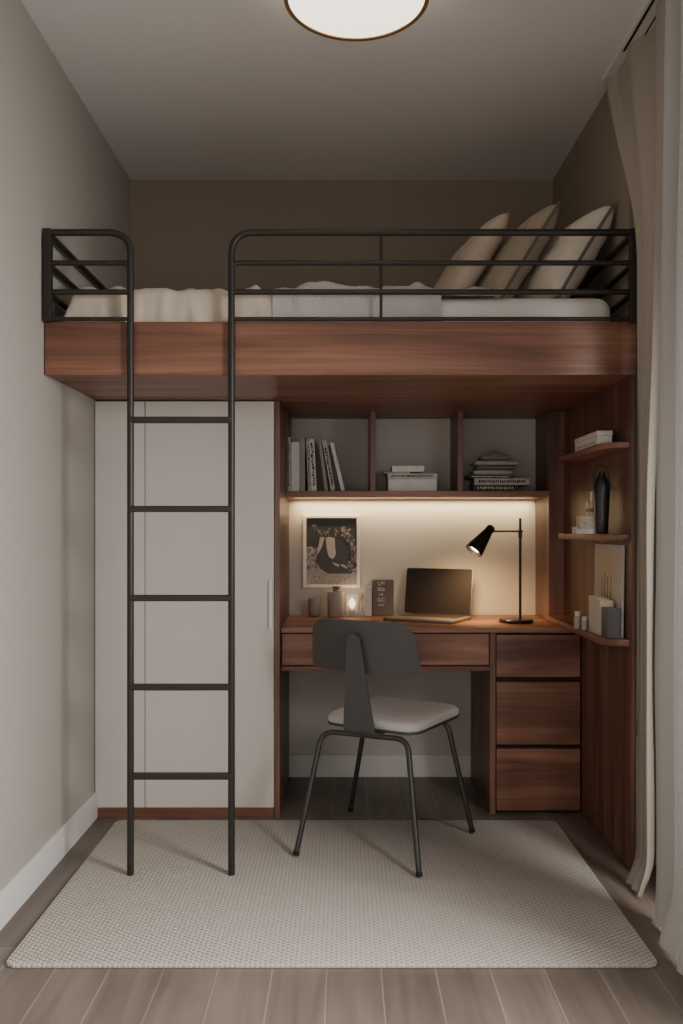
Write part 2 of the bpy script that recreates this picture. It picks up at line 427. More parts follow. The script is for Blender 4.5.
wr = G().box(XR, XR + 0.22, 2.93, YB, 0, ZC).box(XW, XW + 0.12, WY1, 2.93, 0, ZC).box(XW, XW + 0.12, YF, WY0, 0, ZC)
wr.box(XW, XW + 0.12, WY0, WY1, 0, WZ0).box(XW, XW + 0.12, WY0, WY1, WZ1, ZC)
struct('wall_right', wr, M['wall_shaded'])
fr = G(); t = 0.05
fr.box(XW + 0.02, XW + 0.08, WY0, WY1, WZ0, WZ0 + t).box(XW + 0.02, XW + 0.08, WY0, WY1, WZ1 - t, WZ1)
fr.box(XW + 0.02, XW + 0.08, WY0, WY0 + t, WZ0 + t, WZ1 - t).box(XW + 0.02, XW + 0.08, WY1 - t, WY1, WZ0 + t, WZ1 - t)
fr.box(XW + 0.02, XW + 0.08, 1.0, 1.05, WZ0 + t, WZ1 - t)
win = struct('window_1', fr, M['black_gap'])
put('pane', G().box(XW + 0.045, XW + 0.05, WY0 + t, WY1 - t, WZ0 + t, WZ1 - t), M['glass_win'], win)
struct('trim_1', G().box(-0.2615, 0.9745, YB - 0.006, YB, 0, UND - 0.001), M['niche'])
struct('baseboard_left', G().box(XL, XL + 0.014, YF, 3.42, 0, 0.105, 0.002), M['white_trim'])
struct('baseboard_back', G().box(-0.262, 0.596, YB - 0.020, YB - 0.0062, 0, 0.105, 0.002), M['white_trim'])
struct('baseboard_front', G().box(XL + 0.014, XW, YF, YF + 0.014, 0, 0.105, 0.002), M['white_trim'])

# ================================================================== WARDROBE
wy = 3.42
w = thing('wardrobe', (-0.64, 3.7, 0), 'tall white flat-front wardrobe standing behind the ladder under the bed', 'wardrobe')
put('carcass', G().box(-1.004, -0.286, wy + 0.022, 3.995, 0.03, UND - 0.002), M['wardrobe'], w)
g = G().box(-1.0105, -0.8105, wy, wy + 0.020, 0.041, UND - 0.006, 0.0015)
put('door', g, M['wardrobe'], w)
d2 = put('door', G().box(-0.8075, -0.2865, wy, wy + 0.020, 0.041, UND - 0.006, 0.0015), M['wardrobe'], w)
put('handle', G().box(-0.304, -0.292, wy - 0.016, wy, 0.765, 0.965, 0.003), M['handle_white'], d2)
put('plinth', G().box(-1.0105, -0.2865, wy + 0.004, wy + 0.03, 0, 0.038, 0.001), M['wood_x'], w, label='walnut plinth')
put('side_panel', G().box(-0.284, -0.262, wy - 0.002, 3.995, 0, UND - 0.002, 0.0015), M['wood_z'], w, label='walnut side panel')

# ================================================================== LOFT BED
by = 2.843
b = thing('loft_bed', (-0.01, 3.4, UND), 'walnut loft bed with dark metal guard rails and ladder spanning wall to wall', 'bed')
put('front_board', G().box(XL + 0.003, 0.985, by, by + 0.022, UND - 0.005, 1.868, 0.003), M['wood_x'], b)
put('base_panel', G().box(XL + 0.003, 0.985, by + 0.0225, 3.995, UND, UND + 0.03, 0.001), M['wood_x'], b)
ry, RT = by + 0.012, 0.0115
zt, z1, z2, z3 = [CZ + (VY - p) / (F / (by - 0.014)) for p in (232.5, 263, 292, 319)]
lx, rx = (130.5 - VX) / (F / (by - 0.014)), (231.5 - VX) / (F / (by - 0.014))
ladder_y = by - 0.014
xl, xr = -0.9935, 0.968
# left upright, its curved top and the short top rail
def up(x, side, xe):
    p = fillet([(x, ladder_y, 0.011), (x, ladder_y, zt), (xe, ladder_y, zt)], 0.075, 10)
    put('ladder_upright', G().tube(p, RT, 14), M['metal'], b, smooth=True)
up(lx, -1, xl); up(rx, 1, xr)
for y in (420, 509, 598, 687, 776):
    z = CZ + (VY - y) / (F / ladder_y)
    put('rung', G().box(lx, rx, ladder_y - 0.012, ladder_y + 0.012, z - 0.0105, z + 0.0105, 0.004), M['metal'], b)
for z, rr, rnd in ((z1, 0.009, True), (z2, 0.0095, False), (z3, 0.007, False)):
    for x, xe in ((lx, xl), (rx, xr)):
        if rnd: p = fillet([(x, ladder_y, z - 0.055), (x, ladder_y, z), (xe, ladder_y, z)], 0.04, 6)
        else: p = [(x, ladder_y, z), (xe, ladder_y, z)]
        put('guard_rail', G().tube(p, rr, 12), M['metal'], b, smooth=True)
for x in (xl, xr):
    put('post', G().box(x - 0.0125, x + 0.0125, ladder_y - 0.0125, ladder_y + 0.0125, UND + 0.17, zt + 0.011, 0.002), M['metal'], b)
    for z, rr in ((zt, 0.0115), (z1, 0.010), (z2, 0.010)):
        put('end_rail', G().tube([(x, ladder_y, z - 0.004), (x, 3.985, z - 0.004)], rr, 12), M['metal'], b, smooth=True)
    put('end_post', G().tube([(x, 3.97, UND + 0.03), (x, 3.97, zt)], 0.010, 10), M['metal'], b, smooth=True)
put('baluster', G().tube([(0.1225, ladder_y, z3), (0.1225, ladder_y, zt)], 0.005, 10), M['metal'], b, smooth=True)

# ================================================================== MATTRESS AND BEDDING
mz0, mz1 = UND + 0.032, 1.972
put('mattress', G().box(-0.898, 0.925, 2.895, 3.96, mz0, mz1, 0.05, 6), M['mattress'], smooth=True, auto=80,
    label='thick white mattress lying in the loft bed', cat='mattress')

def fold(x, y, s=1.0, seed=0.0):
    return noise.noise(Vector((x * s + seed, y * s, seed * 1.7)))

def drape(x0, x1, yback, drop, seed, off, amp, roll=0.0, flat=None, back_clip=None, left_round=0.0, nu=120, nv=50, bottom=None, hang=1.0):
    """cloth lying on the mattress from yback to the front edge and hanging down its face"""
    top = mz1 + off; yf = 2.888 - off * 0.55
    L1 = yback - yf - 0.04; L2 = 0.063; L3 = drop
    tot = L1 + L2 + L3
    def fn(u, v):
        x = x0 + (x1 - x0) * u; l = v * tot
        if back_clip: x += (u ** 10) * 0.05 * (noise.noise(Vector((v * 9, seed, 0))) - 0.5)
        if l < L1: y, z, k = yback - l, top, 0
        elif l < L1 + L2:
            a = (l - L1) / L2 * PI / 2 * (lerp(1, 0.55, smooth01((x - 0.2) / 0.1)) if back_clip else 1); y, z, k = yf + 0.04 - 0.04 * math.sin(a), top - 0.04 + 0.04 * math.cos(a), 1
        else:
            dz = (l - L1 - L2)
            if bottom: dz *= bottom(x)
            y, z, k = yf, top - 0.04 - dz, 2
            if back_clip and x > 0.2:
                f_ = smooth01((x - 0.2) / 0.1); aa = PI / 2 * lerp(1, 0.55, f_)
                y = lerp(yf, yf + 0.04 - 0.04 * math.sin(aa), f_); z = lerp(z, top - 0.04 + 0.04 * math.cos(aa), f_)
        n = fold(x, y * 0.6, 7.0, seed) * 0.6 + fold(x + y * 0.4, y, 17.0, seed + 3) * 0.4
        damp = 1.0
        if flat: damp = 1 - 0.9 * smooth01((x - flat[0]) / 0.04) * smooth01((flat[1] - x) / 0.04)
        n *= damp
        env = 1.0 if back_clip else smooth01((x1 - x) / 0.09) * smooth01((x - x0) / 0.09)
        rl = roll * (lerp(0.4, 1.0, smooth01((x + 0.5) / 0.4)) if back_clip else env)
        if k < 2:
            z += env * damp * amp * max(0.0, 0.4 + n * 1.6); z += damp * rl * max(0, fold(x * 1.3 + y * 0.8, y * 2, 9.0, seed + 8)) * math.exp(-((l - L1) / 0.13) ** 2)
        if k >= 1:
            hangk = 1 if k == 2 else (l - L1) / L2
            nv_ = fold(x, z * 0.25, 11.0, seed + 5) * 0.7 + fold(x, z * 0.4, 26.0, seed + 6) * 0.4; nv_ *= damp
            y -= hangk * max(-0.12, nv_) * 0.030 * hang
        if back_clip and x > back_clip[0]: y = min(y, back_clip[1] + 0.02 * fold(x, 0, 8.0, seed))
        if left_round:
            d = x - x0
            if d < left_round:
                q = d / left_round; drop_ = (1 - math.sqrt(max(0, 1 - (1 - q) ** 2))) * 0.17
                if k < 2: z -= drop_
                else: z = max(z, top - 0.17 - 0.06) - drop_ * 0.25 ; 
        return Vector((x, max(y, 2.8665 if z < 1.874 else 2.850), z))
    return G().grid(fn, nu, nv, x1 - x0, tot)

put('blanket', drape(-0.962, 0.56, 3.75, 0.13, 2.0, 0.012, 0.018, roll=0.07, flat=(-0.31, 0.40), back_clip=(0.22, 3.10), left_round=0.062, nu=200, bottom=lambda x: 1.0 if x < -0.20 else 1.0 - 0.98 * smooth01((x + 0.2) / 0.15)),
    M['duvet'], smooth=True, auto=180, label='rumpled beige blanket spread over the left part of the mattress', cat='blanket')
put('throw', drape(-0.245, 0.330, 3.30, 0.120, 9.0, 0.025, 0.014, roll=0.050, hang=0.5,
                   bottom=lambda x: 1.0 if x < 0.14 else 1.0 + (x - 0.14) * 1.2), M['knit'], smooth=True, auto=180,
    label='pale grey knitted throw hanging over the front edge of the mattress', cat='throw')

def pillow(name, base, theta, w, h, tk, mat, label, yaw=0.0, seed=0.0, edge=None, droop=0.0):
    a = Vector((math.cos(theta), 0, math.sin(theta))); wv = Vector((0, 1, 0))
    R = Matrix.Rotation(yaw, 3, 'Z'); a = R @ a; wv = R @ wv
    nv = wv.cross(a)                                         # towards upper left
    if nv.x > 0: nv = -nv
    base = Vector(base)
    def shape(side):
        def fn(p, q):
            u, v = p * 2 - 1, q * 2 - 1
            pinch = 0.07
            uu = u * (1 - pinch * (1 - v * v)); vv = v * (1 - pinch * (1 - u * u))
            e = max(0.0, (1 - u ** 4)) ** 0.55 * max(0.0, (1 - v ** 4)) ** 0.55
            wr = noise.noise(Vector((u * 1.7 + seed, v * 1.7, seed))) * 0.14 + noise.noise(Vector((u * 4 + seed, v * 4, seed + 5))) * 0.07
            k = tk / 2 * e * (1 + wr) * side + 0.004 * side * (0 if abs(u) > 0.999 or abs(v) > 0.999 else 1)
            pos = base + a * (h / 2) * (1 + vv) + wv * (w / 2) * uu + nv * k
            pos -= nv * droop * (v * 0.5 + 0.5) ** 2
            return pos
        return fn
    g = G().grid(shape(1), 28, 28, w, h)
    n0 = len(g.f); g.grid(shape(-1), 28, 28, w, h)
    for i in range(n0, len(g.f)):
        g.f[i].reverse(); g.uv[i].reverse()
    ob = put(name, g, mat, smooth=True, auto=180, label=label, cat='pillow')
    md = ob.modifiers.new('weld', 'WELD'); md.merge_threshold = 0.0012
    if edge:
        pts = []
        for k in range(97):
            s = k / 24.0 % 4; i, fr_ = int(s), s % 1
            u, v = [(-1 + 2 * fr_, -1), (1, -1 + 2 * fr_), (1 - 2 * fr_, 1), (-1, 1 - 2 * fr_)][i]
            uu = u * (1 - 0.07 * (1 - v * v)); vv = v * (1 - 0.07 * (1 - u * u))
            pts.append(base + a * (h / 2) * (1 + vv) + wv * (w / 2) * uu - nv * droop * (v * 0.5 + 0.5) ** 2)
        put('piping', G().tube(pts, 0.006, 8, cap=False), edge, ob, smooth=True, label='grey piped edge')
    return ob

pillow('pillow', (0.715, 3.22, mz1 + 0.024), math.radians(58), 0.46, 0.405, 0.14, M['pillow_light'], 'pale cream pillow nearest the right-hand end rail of the bed', yaw=0.20, seed=1, edge=M['gusset'])
pillow('pillow', (0.520, 3.32, mz1 + 0.030), math.radians(58), 0.46, 0.455, 0.12, M['pillow_taupe'], 'darker taupe pillow with grey edge in the middle of the three', yaw=0.2, seed=4, edge=M['gusset'])
pillow('pillow', (0.362, 3.42, mz1 + 0.050), math.radians(58), 0.46, 0.435, 0.105, M['pillow_beige'], 'beige textured pillow leftmost of the three on the bed', yaw=0.2, seed=9)

# ================================================================== BOOKSHELF UNDER THE BED
sy = 3.73; S0, S1 = 1.312, 1.339
s = thing('wall_bookshelf', (0.32, 3.85, S0), 'walnut bookshelf with three open compartments above the desk', 'bookshelf')
put('bottom_board', G().box(-0.2615, 0.9025, sy, 3.940, S0, S1, 0.0015).box(-0.2615, 0.9025, 3.9405, 3.9615, S1 - 0.011, S1).box(-0.2615, 0.9025, 3.962, 3.9935, S0, S1), M['wood_x'], s)
for xa, xb in ((0.113, 0.137), (0.500, 0.524)):
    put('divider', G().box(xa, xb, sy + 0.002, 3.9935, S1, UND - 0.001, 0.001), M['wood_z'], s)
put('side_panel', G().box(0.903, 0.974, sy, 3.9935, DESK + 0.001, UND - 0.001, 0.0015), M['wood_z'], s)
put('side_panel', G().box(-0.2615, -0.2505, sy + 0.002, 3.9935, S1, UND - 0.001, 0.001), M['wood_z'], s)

led = thing('led_strip_light', (0.32, 3.951, S0), 'warm light strip recessed under the bookshelf along the wall', 'light')
put('housing', G().box(-0.25, 0.90, 3.9412, 3.9608, S0 + 0.0117, S1 - 0.0115), M['alu'], led)
put('diffuser', G().box(-0.245, 0.895, 3.9420, 3.9600, S0 + 0.0085, S0 + 0.0115), M['led'], led)

# ================================================================== DESK
dy = 3.46
d = thing('built_in_desk', (0.3, 3.72, 0.588), 'walnut built-in desk worktop with a wide shallow drawer below', 'desk')
put('desk_top', G().box(-0.2605, 0.974, dy, 3.985, DESK - 0.022, DESK, 0.002), M['wood_x'], d)
put('drawer_box', G().box(-0.2605, 0.5955, dy + 0.022, 3.90, 0.606, DESK - 0.0225), M['wood_dark'], d)
put('drawer', G().box(-0.2575, 0.5925, dy + 0.004, dy + 0.022, 0.611, DESK - 0.027, 0.0015), M['wood_x'], d)
put('bottom_board', G().box(-0.2605, 0.5955, dy + 0.002, 3.90, 0.588, 0.606, 0.001), M['wood_x'], d)

c = thing('drawer_cabinet', (0.785, 3.72, 0), 'walnut cabinet of three drawers under the right end of the desk', 'cabinet')
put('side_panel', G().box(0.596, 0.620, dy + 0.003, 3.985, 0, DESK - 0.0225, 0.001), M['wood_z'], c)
put('carcass', G().box(0.6205, 0.9735, dy + 0.03, 3.985, 0.03, DESK - 0.0225), M['wood_dark'], c)
put('plinth', G().box(0.6205, 0.9735, dy + 0.045, dy + 0.07, 0, 0.0295), M['wood_dark'], c)
s_ = F / (dy + 0.006)
for ya, yb_ in ((635, 677), (682, 744.5), (749, 810.5)):
    put('drawer', G().box(0.624, 0.968, dy + 0.006, dy + 0.029, CZ - (yb_ - VY) / s_, CZ - (ya - VY) / s_, 0.0015), M['wood_x'], c)

e = thing('end_panel', (0.98, 3.4, 0), 'tall vertical-grain walnut panel on the right wall beside the curtain', 'panel')
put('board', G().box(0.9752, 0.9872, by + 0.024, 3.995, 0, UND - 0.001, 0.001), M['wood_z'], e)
g = G()
for k in range(1, 9):
    y = by + 0.024 + k * 0.127
    g.box(0.9738, 0.9752, y - 0.0012, y + 0.0012, 0.0, 0.745)
WORLD_GROOVE = None

def side_shelf(z0, z1, y0, label):
    x0, x1, yf = 0.888, 0.975, 2.885
    r = 0.075
    pts = [(x1, y0), (x0, y0)]
    for k in range(9):
        a = PI + (PI / 2) * k / 8; pts.append((x0 + r + r * math.cos(a), yf + r + r * math.sin(a)))
    pts.append((x1, yf))
    return put('wall_shelf', G().prism(pts, z0, z1, 0.003), M['wood_y'], smooth=True, auto=40, label=label, cat='shelf', group='corner shelves on the walnut panel')
side_shelf(1.447, 1.468, 3.50, 'rounded walnut shelf on the right panel, topmost, holding a white box')
side_shelf(1.129, 1.151, 3.50, 'rounded walnut shelf on the right panel, middle, holding a black vase')
side_shelf(DESK + 0.001, DESK + 0.025, 3.72, 'rounded walnut shelf on the right panel, lowest, level with the desk')

# ================================================================== RUG
rz = 0.011
put('rug', G().prism(rrect(-0.908, 0.840, 2.243, 3.362, 0.03), 0.0, rz, 0.003), M['rug'], smooth=True, auto=50,
    label='pale woven rectangular rug lying on the plank floor', cat='rug')

# ================================================================== CEILING LAMP
cl = thing('ceiling_lamp', (0.035, 2.468, ZC), 'round flush ceiling lamp with brass rim, lit', 'lamp')
T = Matrix.Translation((0.035, 2.468, 0))
put('base', G().lathe([(0, ZC - 0.001), (0.19, ZC - 0.001), (0.19, ZC - 0.03), (0, ZC - 0.03)], T, 64), M['white_trim'], cl, smooth=True)
put('shade', G().lathe([(0, ZC - 0.031), (0.205, ZC - 0.031), (0.207, ZC - 0.098), (0.199, ZC - 0.104), (0, ZC - 0.106)], T, 64), M['diffuser'], cl, smooth=True)
put('rim', G().lathe([(0.2075, ZC - 0.09), (0.2125, ZC - 0.09), (0.2135, ZC - 0.107), (0.2005, ZC - 0.107), (0.2005, ZC - 0.1045), (0.2075, ZC - 0.1)], T, 64), M['brass'], cl, smooth=True)

# ================================================================== CURTAINS AND TRACK
tr = thing('curtain_track', (0.955, 1.3, ZC), 'white ceiling curtain track with a dark slot above the curtains', 'curtain track')
put('rail', G().box(0.945, 1.050, -0.6, 2.925, ZC - 0.014, ZC - 0.0005, 0.002).box(0.945, 0.986, 2.9255, 3.10, ZC - 0.014, ZC - 0.0005, 0.002), M['white_trim'], tr)
put('slot', G().box(0.955, 0.964, -0.58, 2.90, ZC - 0.0152, ZC - 0.0138), M['black_gap'], tr)
put('slot', G().box(0.995, 1.000, -0.58, 2.90, ZC - 0.0152, ZC - 0.0138), M['black_gap'], tr)

def far_curtain(u, v):
    z = lerp(ZC - 0.0155, 0.012, v)
    k = smooth01((ZC - z) / 0.80) ** 0.8
    y0 = lerp(3.10, 2.745, k); y1 = lerp(2.58, 2.645, k)
    fl = math.exp(-(z / 0.075) ** 2)
    y1 = lerp(2.53, 2.645, smooth01((ZC - z) / 2.1)); y0 += 0.02 * fl
    uu = u ** 1.15
    y = lerp(y0, y1, uu)
    ph = 2 * PI * (2.4 * u + 0.68) + 0.25 * math.sin(3 * z + 2)
    amp = lerp(0.022, 0.013, k) + 0.006 * noise.noise(Vector((u * 5, z * 0.8, 3)))
    x = lerp(lerp(0.968, 0.992, smooth01(u * 2.2)), 0.9635, k) + amp * (1 if k > 0.5 else lerp(lerp(0.35, 1, smooth01(u * 3)), 1, k * 2)) * math.sin(ph) * (0.65 if u < 0.05 else 1)
    x += 0.006 * noise.noise(Vector((u * 9, z * 2.0, 1)))
    x -= fl * (0.034 + 0.008 * math.sin(ph + 0.6))
    y += 0.010 * math.cos(ph * 2) * 0.4
    if y > 2.90: x = min(x, 0.980)
    elif y > 2.80: x = min(x, 0.980 + (2.90 - y) * 0.5)
    return Vector((min(x, 1.06), y, z))
put('curtain', G().grid(far_curtain, 110, 90, 0.62, 2.8), M['curtain'], smooth=True, auto=180,
    label='beige herringbone curtain gathered at the far end of the window by the bed', cat='curtain')

def near_curtain(u, v):
    z = lerp(ZC - 0.018, 0.012, v)
    k = smooth01((ZC - z) / 1.6)
    y = lerp(lerp(2.43, 2.52, k), 1.72, u)
    ph = 2 * PI * (5.6 * u + 0.70) + 0.3 * math.sin(2 * z)
    amp = 0.026 + 0.006 * noise.noise(Vector((u * 5, z * 0.7, 13)))
    x = lerp(0.945, 0.957, k) + amp * math.sin(ph) + 0.006 * noise.noise(Vector((u * 12, z * 2, 7)))
    fl = math.exp(-(z / 0.10) ** 2)
    x -= fl * (0.026 + 0.050 * smooth01(u * 4) + 0.022 * math.sin(ph + 0.4))
    y += fl * 0.012 * noise.noise(Vector((u * 14, z * 14, 2)))
    return Vector((min(x, 1.06), y, z))
put('curtain', G().grid(near_curtain, 150, 90, 1.2, 2.8), M['sheer'], smooth=True, auto=180,
    label='pale daylit curtain hanging in front of the window at the right edge', cat='curtain')

# ================================================================== CHAIR
cc = Vector((0.186, 3.243, 0)); yaw = math.radians(30)
fwd = Vector((math.sin(yaw), math.cos(yaw), 0)); rgt = Vector((math.cos(yaw), -math.sin(yaw), 0))
def ch(r, f, z): return cc + rgt * r + fwd * f + Vector((0, 0, z))
CM = Matrix(((rgt.x, fwd.x, 0, cc.x), (rgt.y, fwd.y, 0, cc.y), (0, 0, 1, 0), (0, 0, 0, 1)))
chair = thing('desk_chair', (cc.x, cc.y, 0), 'charcoal chair with light grey seat pad pulled out from the desk', 'chair')
def seat_outline(g_=0.0):
    # trapezoid with generous corners
    pts = [(-0.190 - g_, -0.205 - g_), (0.190 + g_, -0.205 - g_), (0.206 + g_, 0.218 + g_), (-0.206 - g_, 0.218 + g_)]
    out = []
    n = len(pts)
    for i in range(n):
        a, b_, c_ = Vector(pts[i - 1]), Vector(pts[i]), Vector(pts[(i + 1) % n])
        r_ = 0.085 if pts[i][1] > 0 else 0.070
        p0 = b_ + (a - b_).normalized() * r_; p1 = b_ + (c_ - b_).normalized() * r_
        for k in range(9):
            t_ = k / 8; q = p0 * (1 - t_) ** 2 + b_ * 2 * t_ * (1 - t_) + p1 * t_ * t_; out.append((q.x, q.y))
    return out
put('seat_shell', G().prism(seat_outline(0.002), 0.438, 0.449, 0.003, mat=CM), M['chair'], chair, smooth=True)
def cushion():
    ol = [Vector((p[0], p[1], 0)) for p in seat_outline(0.0)]; g = G(); vs = []; n = len(ol)
    lev = [(1.0, 0.449), (1.006, 0.458), (1.0, 0.468), (0.97, 0.4755), (0.90, 0.4795), (0.7, 0.481), (0.4, 0.480), (0.15, 0.479)]
    for sc_, z in lev:
        for p in ol:
            dip = 0.010 * math.exp(-((p.x * sc_) ** 2 + (p.y * sc_) ** 2) / 0.02) if sc_ < 0.95 else 0
            vs.append(CM @ Vector((p.x * sc_, p.y * sc_, z - dip)))
    fs = [[i * n + k, i * n + (k + 1) % n, (i + 1) * n + (k + 1) % n, (i + 1) * n + k] for i in range(len(lev) - 1) for k in range(n)]
    fs += [list(range(n))[::-1], [(len(lev) - 1) * n + k for k in range(n)]]
    inv = CM.inverted(); uv = [tuple((inv @ v).xy) for v in vs]
    return g.add(vs, fs, uv)
put('seat', cushion(), M['seat'], chair, smooth=True, auto=60, label='light grey upholstered seat pad')

def shell_grid(fn, nu, nv, th):
    """fn(u,v)->(pos, normal); closed slab"""
    g = G(); A, B = [], []
    for i in range(nu + 1):
        for j in range(nv + 1):
            p, n = fn(i / nu, j / nv); A.append(p + n * th / 2); B.append(p - n * th / 2)
    o = len(A); W_ = nv + 1; fs = []
    for i in range(nu):
        for j in range(nv):
            q = [i * W_ + j, (i + 1) * W_ + j, (i + 1) * W_ + j + 1, i * W_ + j + 1]
            fs.append(q); fs.append([k + o for k in q[::-1]])
    rim = [i * W_ for i in range(nu + 1)] + [nu * W_ + j for j in range(1, nv + 1)] + [i * W_ + nv for i in range(nu - 1, -1, -1)] + [j for j in range(nv - 1, 0, -1)]
    for k in range(len(rim)):
        a, b_ = rim[k], rim[(k + 1) % len(rim)]; fs.append([a, a + o, b_ + o, b_])
    return g.add(A + B, fs)

def back_fn(u, v):
    z0, z1 = 0.655, 0.845
    H = z1 - z0; zz = v * H
    hw = lerp(0.226, 0.200, v)
    rt, rb = 0.060, 0.030
    if H - zz < rt: hw -= rt - math.sqrt(max(0, rt * rt - (rt - (H - zz)) ** 2))
    if zz < rb: hw -= rb - math.sqrt(max(0, rb * rb - (rb - zz) ** 2))
    r = (u * 2 - 1) * hw
    f = -0.268 + 0.95 * r * r - 0.16 * (zz - 0.05)
    n = (fwd * 1.0 - rgt * 1.9 * r + Vector((0, 0, 0.16))).normalized()
    return ch(r, f, z0 + zz), n
put('backrest', shell_grid(back_fn, 40, 24, 0.012), M['chair'], chair, smooth=True, auto=40)
def spine_fn(u, v):
    if v < 0.09:                        # foot folded under the seat
        q = v / 0.09; z = 0.4335; f = lerp(-0.12, -0.235, q); nrm = Vector((0, 0, 1)); w_ = 0.062
    elif v < 0.17:
        q = (v - 0.09) / 0.08; a = q * PI / 2; f = -0.235 - 0.022 * math.sin(a); z = 0.4335 + 0.022 * (1 - math.cos(a))
        nrm = (Vector((0, 0, 1)) * math.cos(a) + fwd * math.sin(a)).normalized(); w_ = 0.0625
    else:
        q = (v - 0.17) / 0.83; z = lerp(0.4555, 0.800, q); f = -0.257 - 0.045 * q; nrm = (fwd + Vector((0, 0, 0.12))).normalized()
        w_ = lerp(0.0625, 0.022, q)
        if q > 0.94: w_ *= math.sqrt(max(0.02, 1 - ((q - 0.94) / 0.06) ** 2))
    return ch(lerp(-w_, w_, u) - 0.004, f - 0.004, z), nrm
put('spine', shell_grid(spine_fn, 6, 60, 0.009), M['chair'], chair, smooth=True, auto=40)
LZ = 0.4285; LR = 0.0098
feet = {'A': Vector((-0.172, 2.985, rz + 0.0052)), 'C': Vector((0.248, 2.800, rz + 0.0052)), 'D': Vector((0.487, 3.214, rz + 0.0052)), 'B': Vector((0.024, 3.487, 0.0052))}
cR, cL = Vector((0.222, 2.972, LZ)), Vector((-0.082, 3.098, LZ)); mid = (cR + cL) / 2
tD, tB = Vector((0.395, 3.255, LZ)), Vector((0.090, 3.425, LZ)); mid2 = (tD + tB) / 2
for foot, top, m_ in (('A', cL, mid), ('C', cR, mid), ('D', tD, mid2), ('B', tB, mid2)):
    p = fillet([feet[foot], top, m_], 0.055, 8)
    lg = put('leg', G().tube(p, LR, 12), M['chair_metal'], chair, smooth=True)
    fp = feet[foot]; dirv = (top - fp).normalized()
    put('foot_cap', G().tube([fp, fp + dirv * 0.014], LR + 0.0012, 12), M['black_gap'], lg, smooth=True)

# ================================================================== LAPTOP
lc = Vector((0.368, 3.75, DESK)); la = math.radians(-28)
LMt = Matrix.Translation(lc) @ Matrix.Rotation(la, 4, 'Z')
lap = thing('laptop', tuple(lc), 'open aluminium laptop with a dark screen on the desk', 'laptop')
put('base', G().prism(rrect(-0.165, 0.165, -0.1175, 0.1175, 0.012), 0.001, 0.014, 0.003, mat=LMt), M['alu'], lap, smooth=True)
put('keyboard', G().box(-0.140, 0.140, -0.005, 0.098, 0.0138, 0.0152, 0.0004, 1, LMt), M['keys'], lap)
put('trackpad', G().prism(rrect(-0.055, 0.055, -0.100, -0.018, 0.006), 0.0135, 0.0144, mat=LMt), M['alu'], lap)
lean = math.radians(9)
LS = LMt @ Matrix.Translation((0, 0.113, 0.013)) @ Matrix.Rotation(-lean, 4, 'X')
LP = LS @ Matrix.Rotation(PI / 2, 4, 'X')
lid = put('lid', G().prism(rrect(-0.162, 0.162, 0.003, 0.213, 0.010), -0.004, 0.002, 0.0015, mat=LP), M['alu'], lap, smooth=True)
put('screen', G().prism(rrect(-0.1605, 0.1605, 0.0045, 0.2115, 0.009), 0.002, 0.0028, mat=LP), M['screen'], lid)
put('hinge', G().tube([LMt @ Vector((-0.12, 0.112, 0.014)), LMt @ Vector((0.12, 0.112, 0.014))], 0.004, 10), M['keys'], lap, smooth=True)

# ================================================================== DESK LAMP
lx0, ly0 = 0.742, 3.65
dl = thing('desk_lamp', (lx0, ly0, DESK), 'black desk lamp with tilted cone shade, lit, right of the laptop', 'lamp')
put('base', G().lathe([(0, 0.0005), (0.072, 0.0005), (0.0735, 0.003), (0.0735, 0.013), (0.071, 0.016), (0, 0.017)], Matrix.Translation((lx0, ly0, DESK)), 48), M['lamp_black'], dl, smooth=True)
px_ = 0.760
put('pole', G().tube([(px_, ly0, DESK + 0.012), (px_, ly0, 1.217)], 0.0058, 12), M['lamp_black'], dl, smooth=True)
az = 1.152
put('collar', G().tube([(px_, ly0, az - 0.020), (px_, ly0, az + 0.010)], 0.0085, 12), M['lamp_black'], dl, smooth=True)
top = at(492.5, 526, ly0); mouth = at(472.5, 551, ly0); mouth.y -= 0.030
ax = (mouth - top).normalized(); ln = (mouth - top).length
q = Vector((0, 0, 1)).rotation_difference(ax).to_matrix().to_4x4()
SM = Matrix.Translation(top) @ q
prof = [(0, 0), (0.010, 0.001), (0.0165, 0.006), (0.0195, 0.016), (0.0185, 0.026), (0.0205, 0.036), (0.029, ln * 0.55), (0.038, ln * 0.85), (0.0405, ln), (0.0385, ln),
        (0.036, ln * 0.85), (0.027, ln * 0.55), (0.018, 0.045), (0, 0.044)]
nk = top + ax * 0.030; az2 = nk.z
put('arm', G().tube([(px_ + 0.012, ly0, az2), (nk.x + 0.012, ly0, az2)], 0.0040, 10), M['lamp_black'], dl, smooth=True)
sh = put('lamp_shade', G().lathe(prof, SM, 40), M['lamp_black'], dl, smooth=True, auto=50)
put('bulb', G().lathe([(0, ln * 0.42), (0.018, ln * 0.50), (0.028, ln * 0.72), (0.030, ln * 0.86), (0.020, ln * 0.93), (0, ln * 0.95)], SM, 24), M['bulb'], sh, smooth=True)
put('joint', G().tube([(nk.x + 0.017, ly0 - 0.011, az2), (nk.x + 0.017, ly0 + 0.011, az2)], 0.0075, 14), M['lamp_black'], dl, smooth=True)

